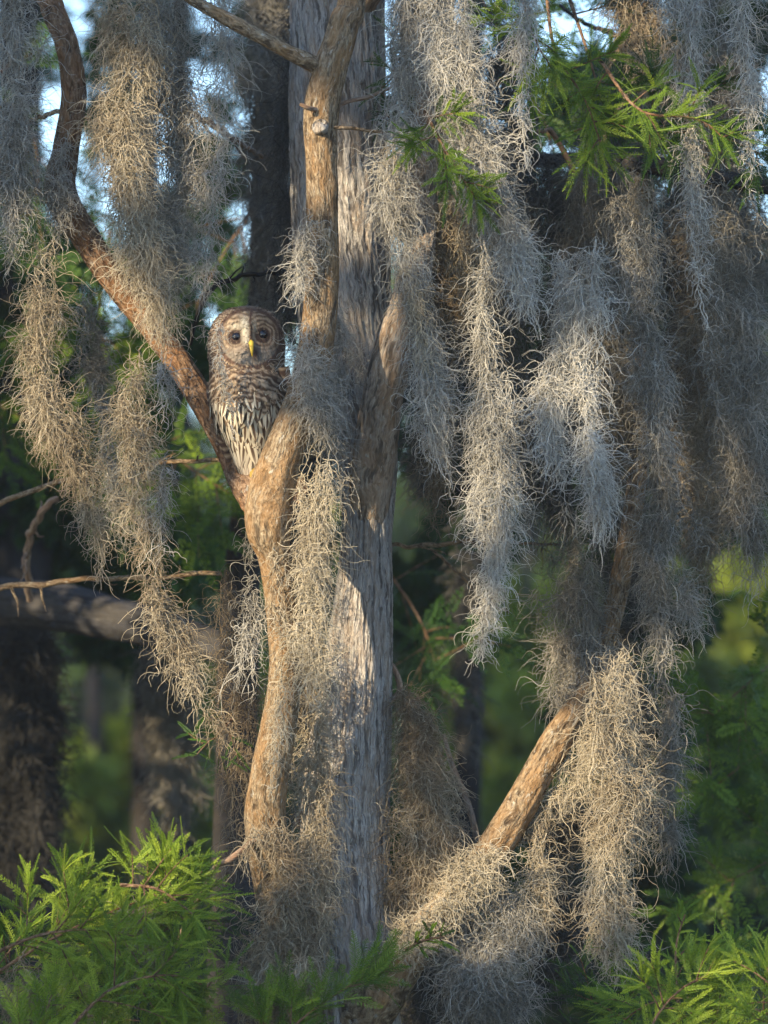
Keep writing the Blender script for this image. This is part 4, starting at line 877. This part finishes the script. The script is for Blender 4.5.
ok = np.ones(N, bool)
for (x, y, rx, ry, Y) in lit:
    q = p + SUN * ((Y - p[:, 1]) / SUN[1])[:, None]; v = q - CAM
    fy = v[:, 1] * cp + v[:, 2] * sp; fz = -v[:, 1] * sp + v[:, 2] * cp
    X = v[:, 0] / fy * H / FH + W / 2; Z = H / 2 - fz / fy * H / FH
    wob = 1 + (fbm(np.c_[X / 40, Z / 40, 0 * X], 77, 2) - .5) * 1.1
    ok &= np.hypot((X - x) / (rx * 1.35 + 5), (Z - y) / (ry * 1.2 + 5)) > wob
holes = fbm(np.c_[ab * 3.2, 0 * ab[:, 0]], 21, 3)
ok &= holes < .63
p = p[ok]; N = len(p)
a = unit(rs.normal(size=(N, 3))); b_ = unit(np.cross(a, rs.normal(size=(N, 3)))); s = .11 * rs.uniform(.6, 1.3, (N, 1))
V = np.stack([p - a * s * .5, p + b_ * s * .26, p + a * s * .5, p - b_ * s * .26], 1).reshape(-1, 3)
st = thing('sun_mask_tree', 'made-up tree left of the view, holes cut in its crown to place sun patches', 'tree', (mid[0] - .6, mid[1], 0))
part('crown', raw_mesh('crown', V, np.arange(N * 4).reshape(-1, 4), M_leaff, False, {'tint': ('FLOAT', np.full(N * 4, .4))}), st)
g = Geo(); limb(g, [(mid[0] - 1.2, mid[1] + .4, -.3, .24), (mid[0] - 1.15, mid[1] + .4, 2, .17), (mid[0] - 1.0, mid[1] + .3, 4.5, .12), (mid[0] - .6, mid[1], 8, .04)], 30, .05, .006, .01, 8, 4)
part('trunk', g.mesh('trunk', M_trunk, True, {'co': 'FLOAT_VECTOR'}), st)
print('moss curls', _mc)

# unseen trees added beyond the left of the view to shade the swamp
for lab, x, y, rad in (('dense cypress added for shade beyond the left of the view, nearest of the three', -3.6, 1.6, 1.5), ('dense cypress added for shade beyond the left of the view, middle of the three', -4.6, 5.0, 2.0), ('dense cypress added for shade beyond the left of the view, farthest of the three', -6.6, 8.0, 2.2)):
    rs = np.random.default_rng(int(rad * 10)); K = 120
    c = np.stack([x + rs.normal(0, rad * .45, K), y + rs.normal(0, rad * .6, K), rs.uniform(1.5, 9.5, K)], -1); c = c[c[:, 0] < -1.9 - .1 * y - .2]
    rt = thing('background_tree', lab, 'tree', (x, y, 0), 'unseen cypresses added for shade')
    V, F, tn = leafmass(c, np.full(len(c), .75), 260, .16, .4, .2, rs); part('crown', raw_mesh('crown', V, F, M_leaff, False, {'tint': ('FLOAT', tn)}), rt)
    g = Geo(); limb(g, [(x, y, -.3, .3), (x, y, 3, .2), (x + .1, y, 9.5, .05)], 24, .08, .01, .02, 4, 3); part('trunk', g.mesh('trunk', M_farbark, True, {'co': 'FLOAT_VECTOR'}), rt)


m = bpy.data.materials.new('thin_haze'); m.use_nodes = True; n = m.node_tree.nodes; l = m.node_tree.links; n.remove(n['Principled BSDF'])
v = n.new('ShaderNodeVolumePrincipled'); v.inputs['Color'].default_value = (.78, .86, 1.0, 1); v.inputs['Density'].default_value = .001; v.inputs['Anisotropy'].default_value = .1
l.new(v.outputs[0], n['Material Output'].inputs['Volume'])
x, y0, y1, z0, z1 = 30, -16, 66, -1.25, 16
V = [(a, b, c) for c in (z0, z1) for b in (y0, y1) for a in (-x, x)]
F = [(0, 2, 3, 1), (4, 5, 7, 6), (0, 1, 5, 4), (2, 6, 7, 3), (0, 4, 6, 2), (1, 3, 7, 5)]
tag(link('haze', raw_mesh('haze', V, F, m, False)), 'thin bluish morning haze in the swamp air', 'haze', kind='stuff')
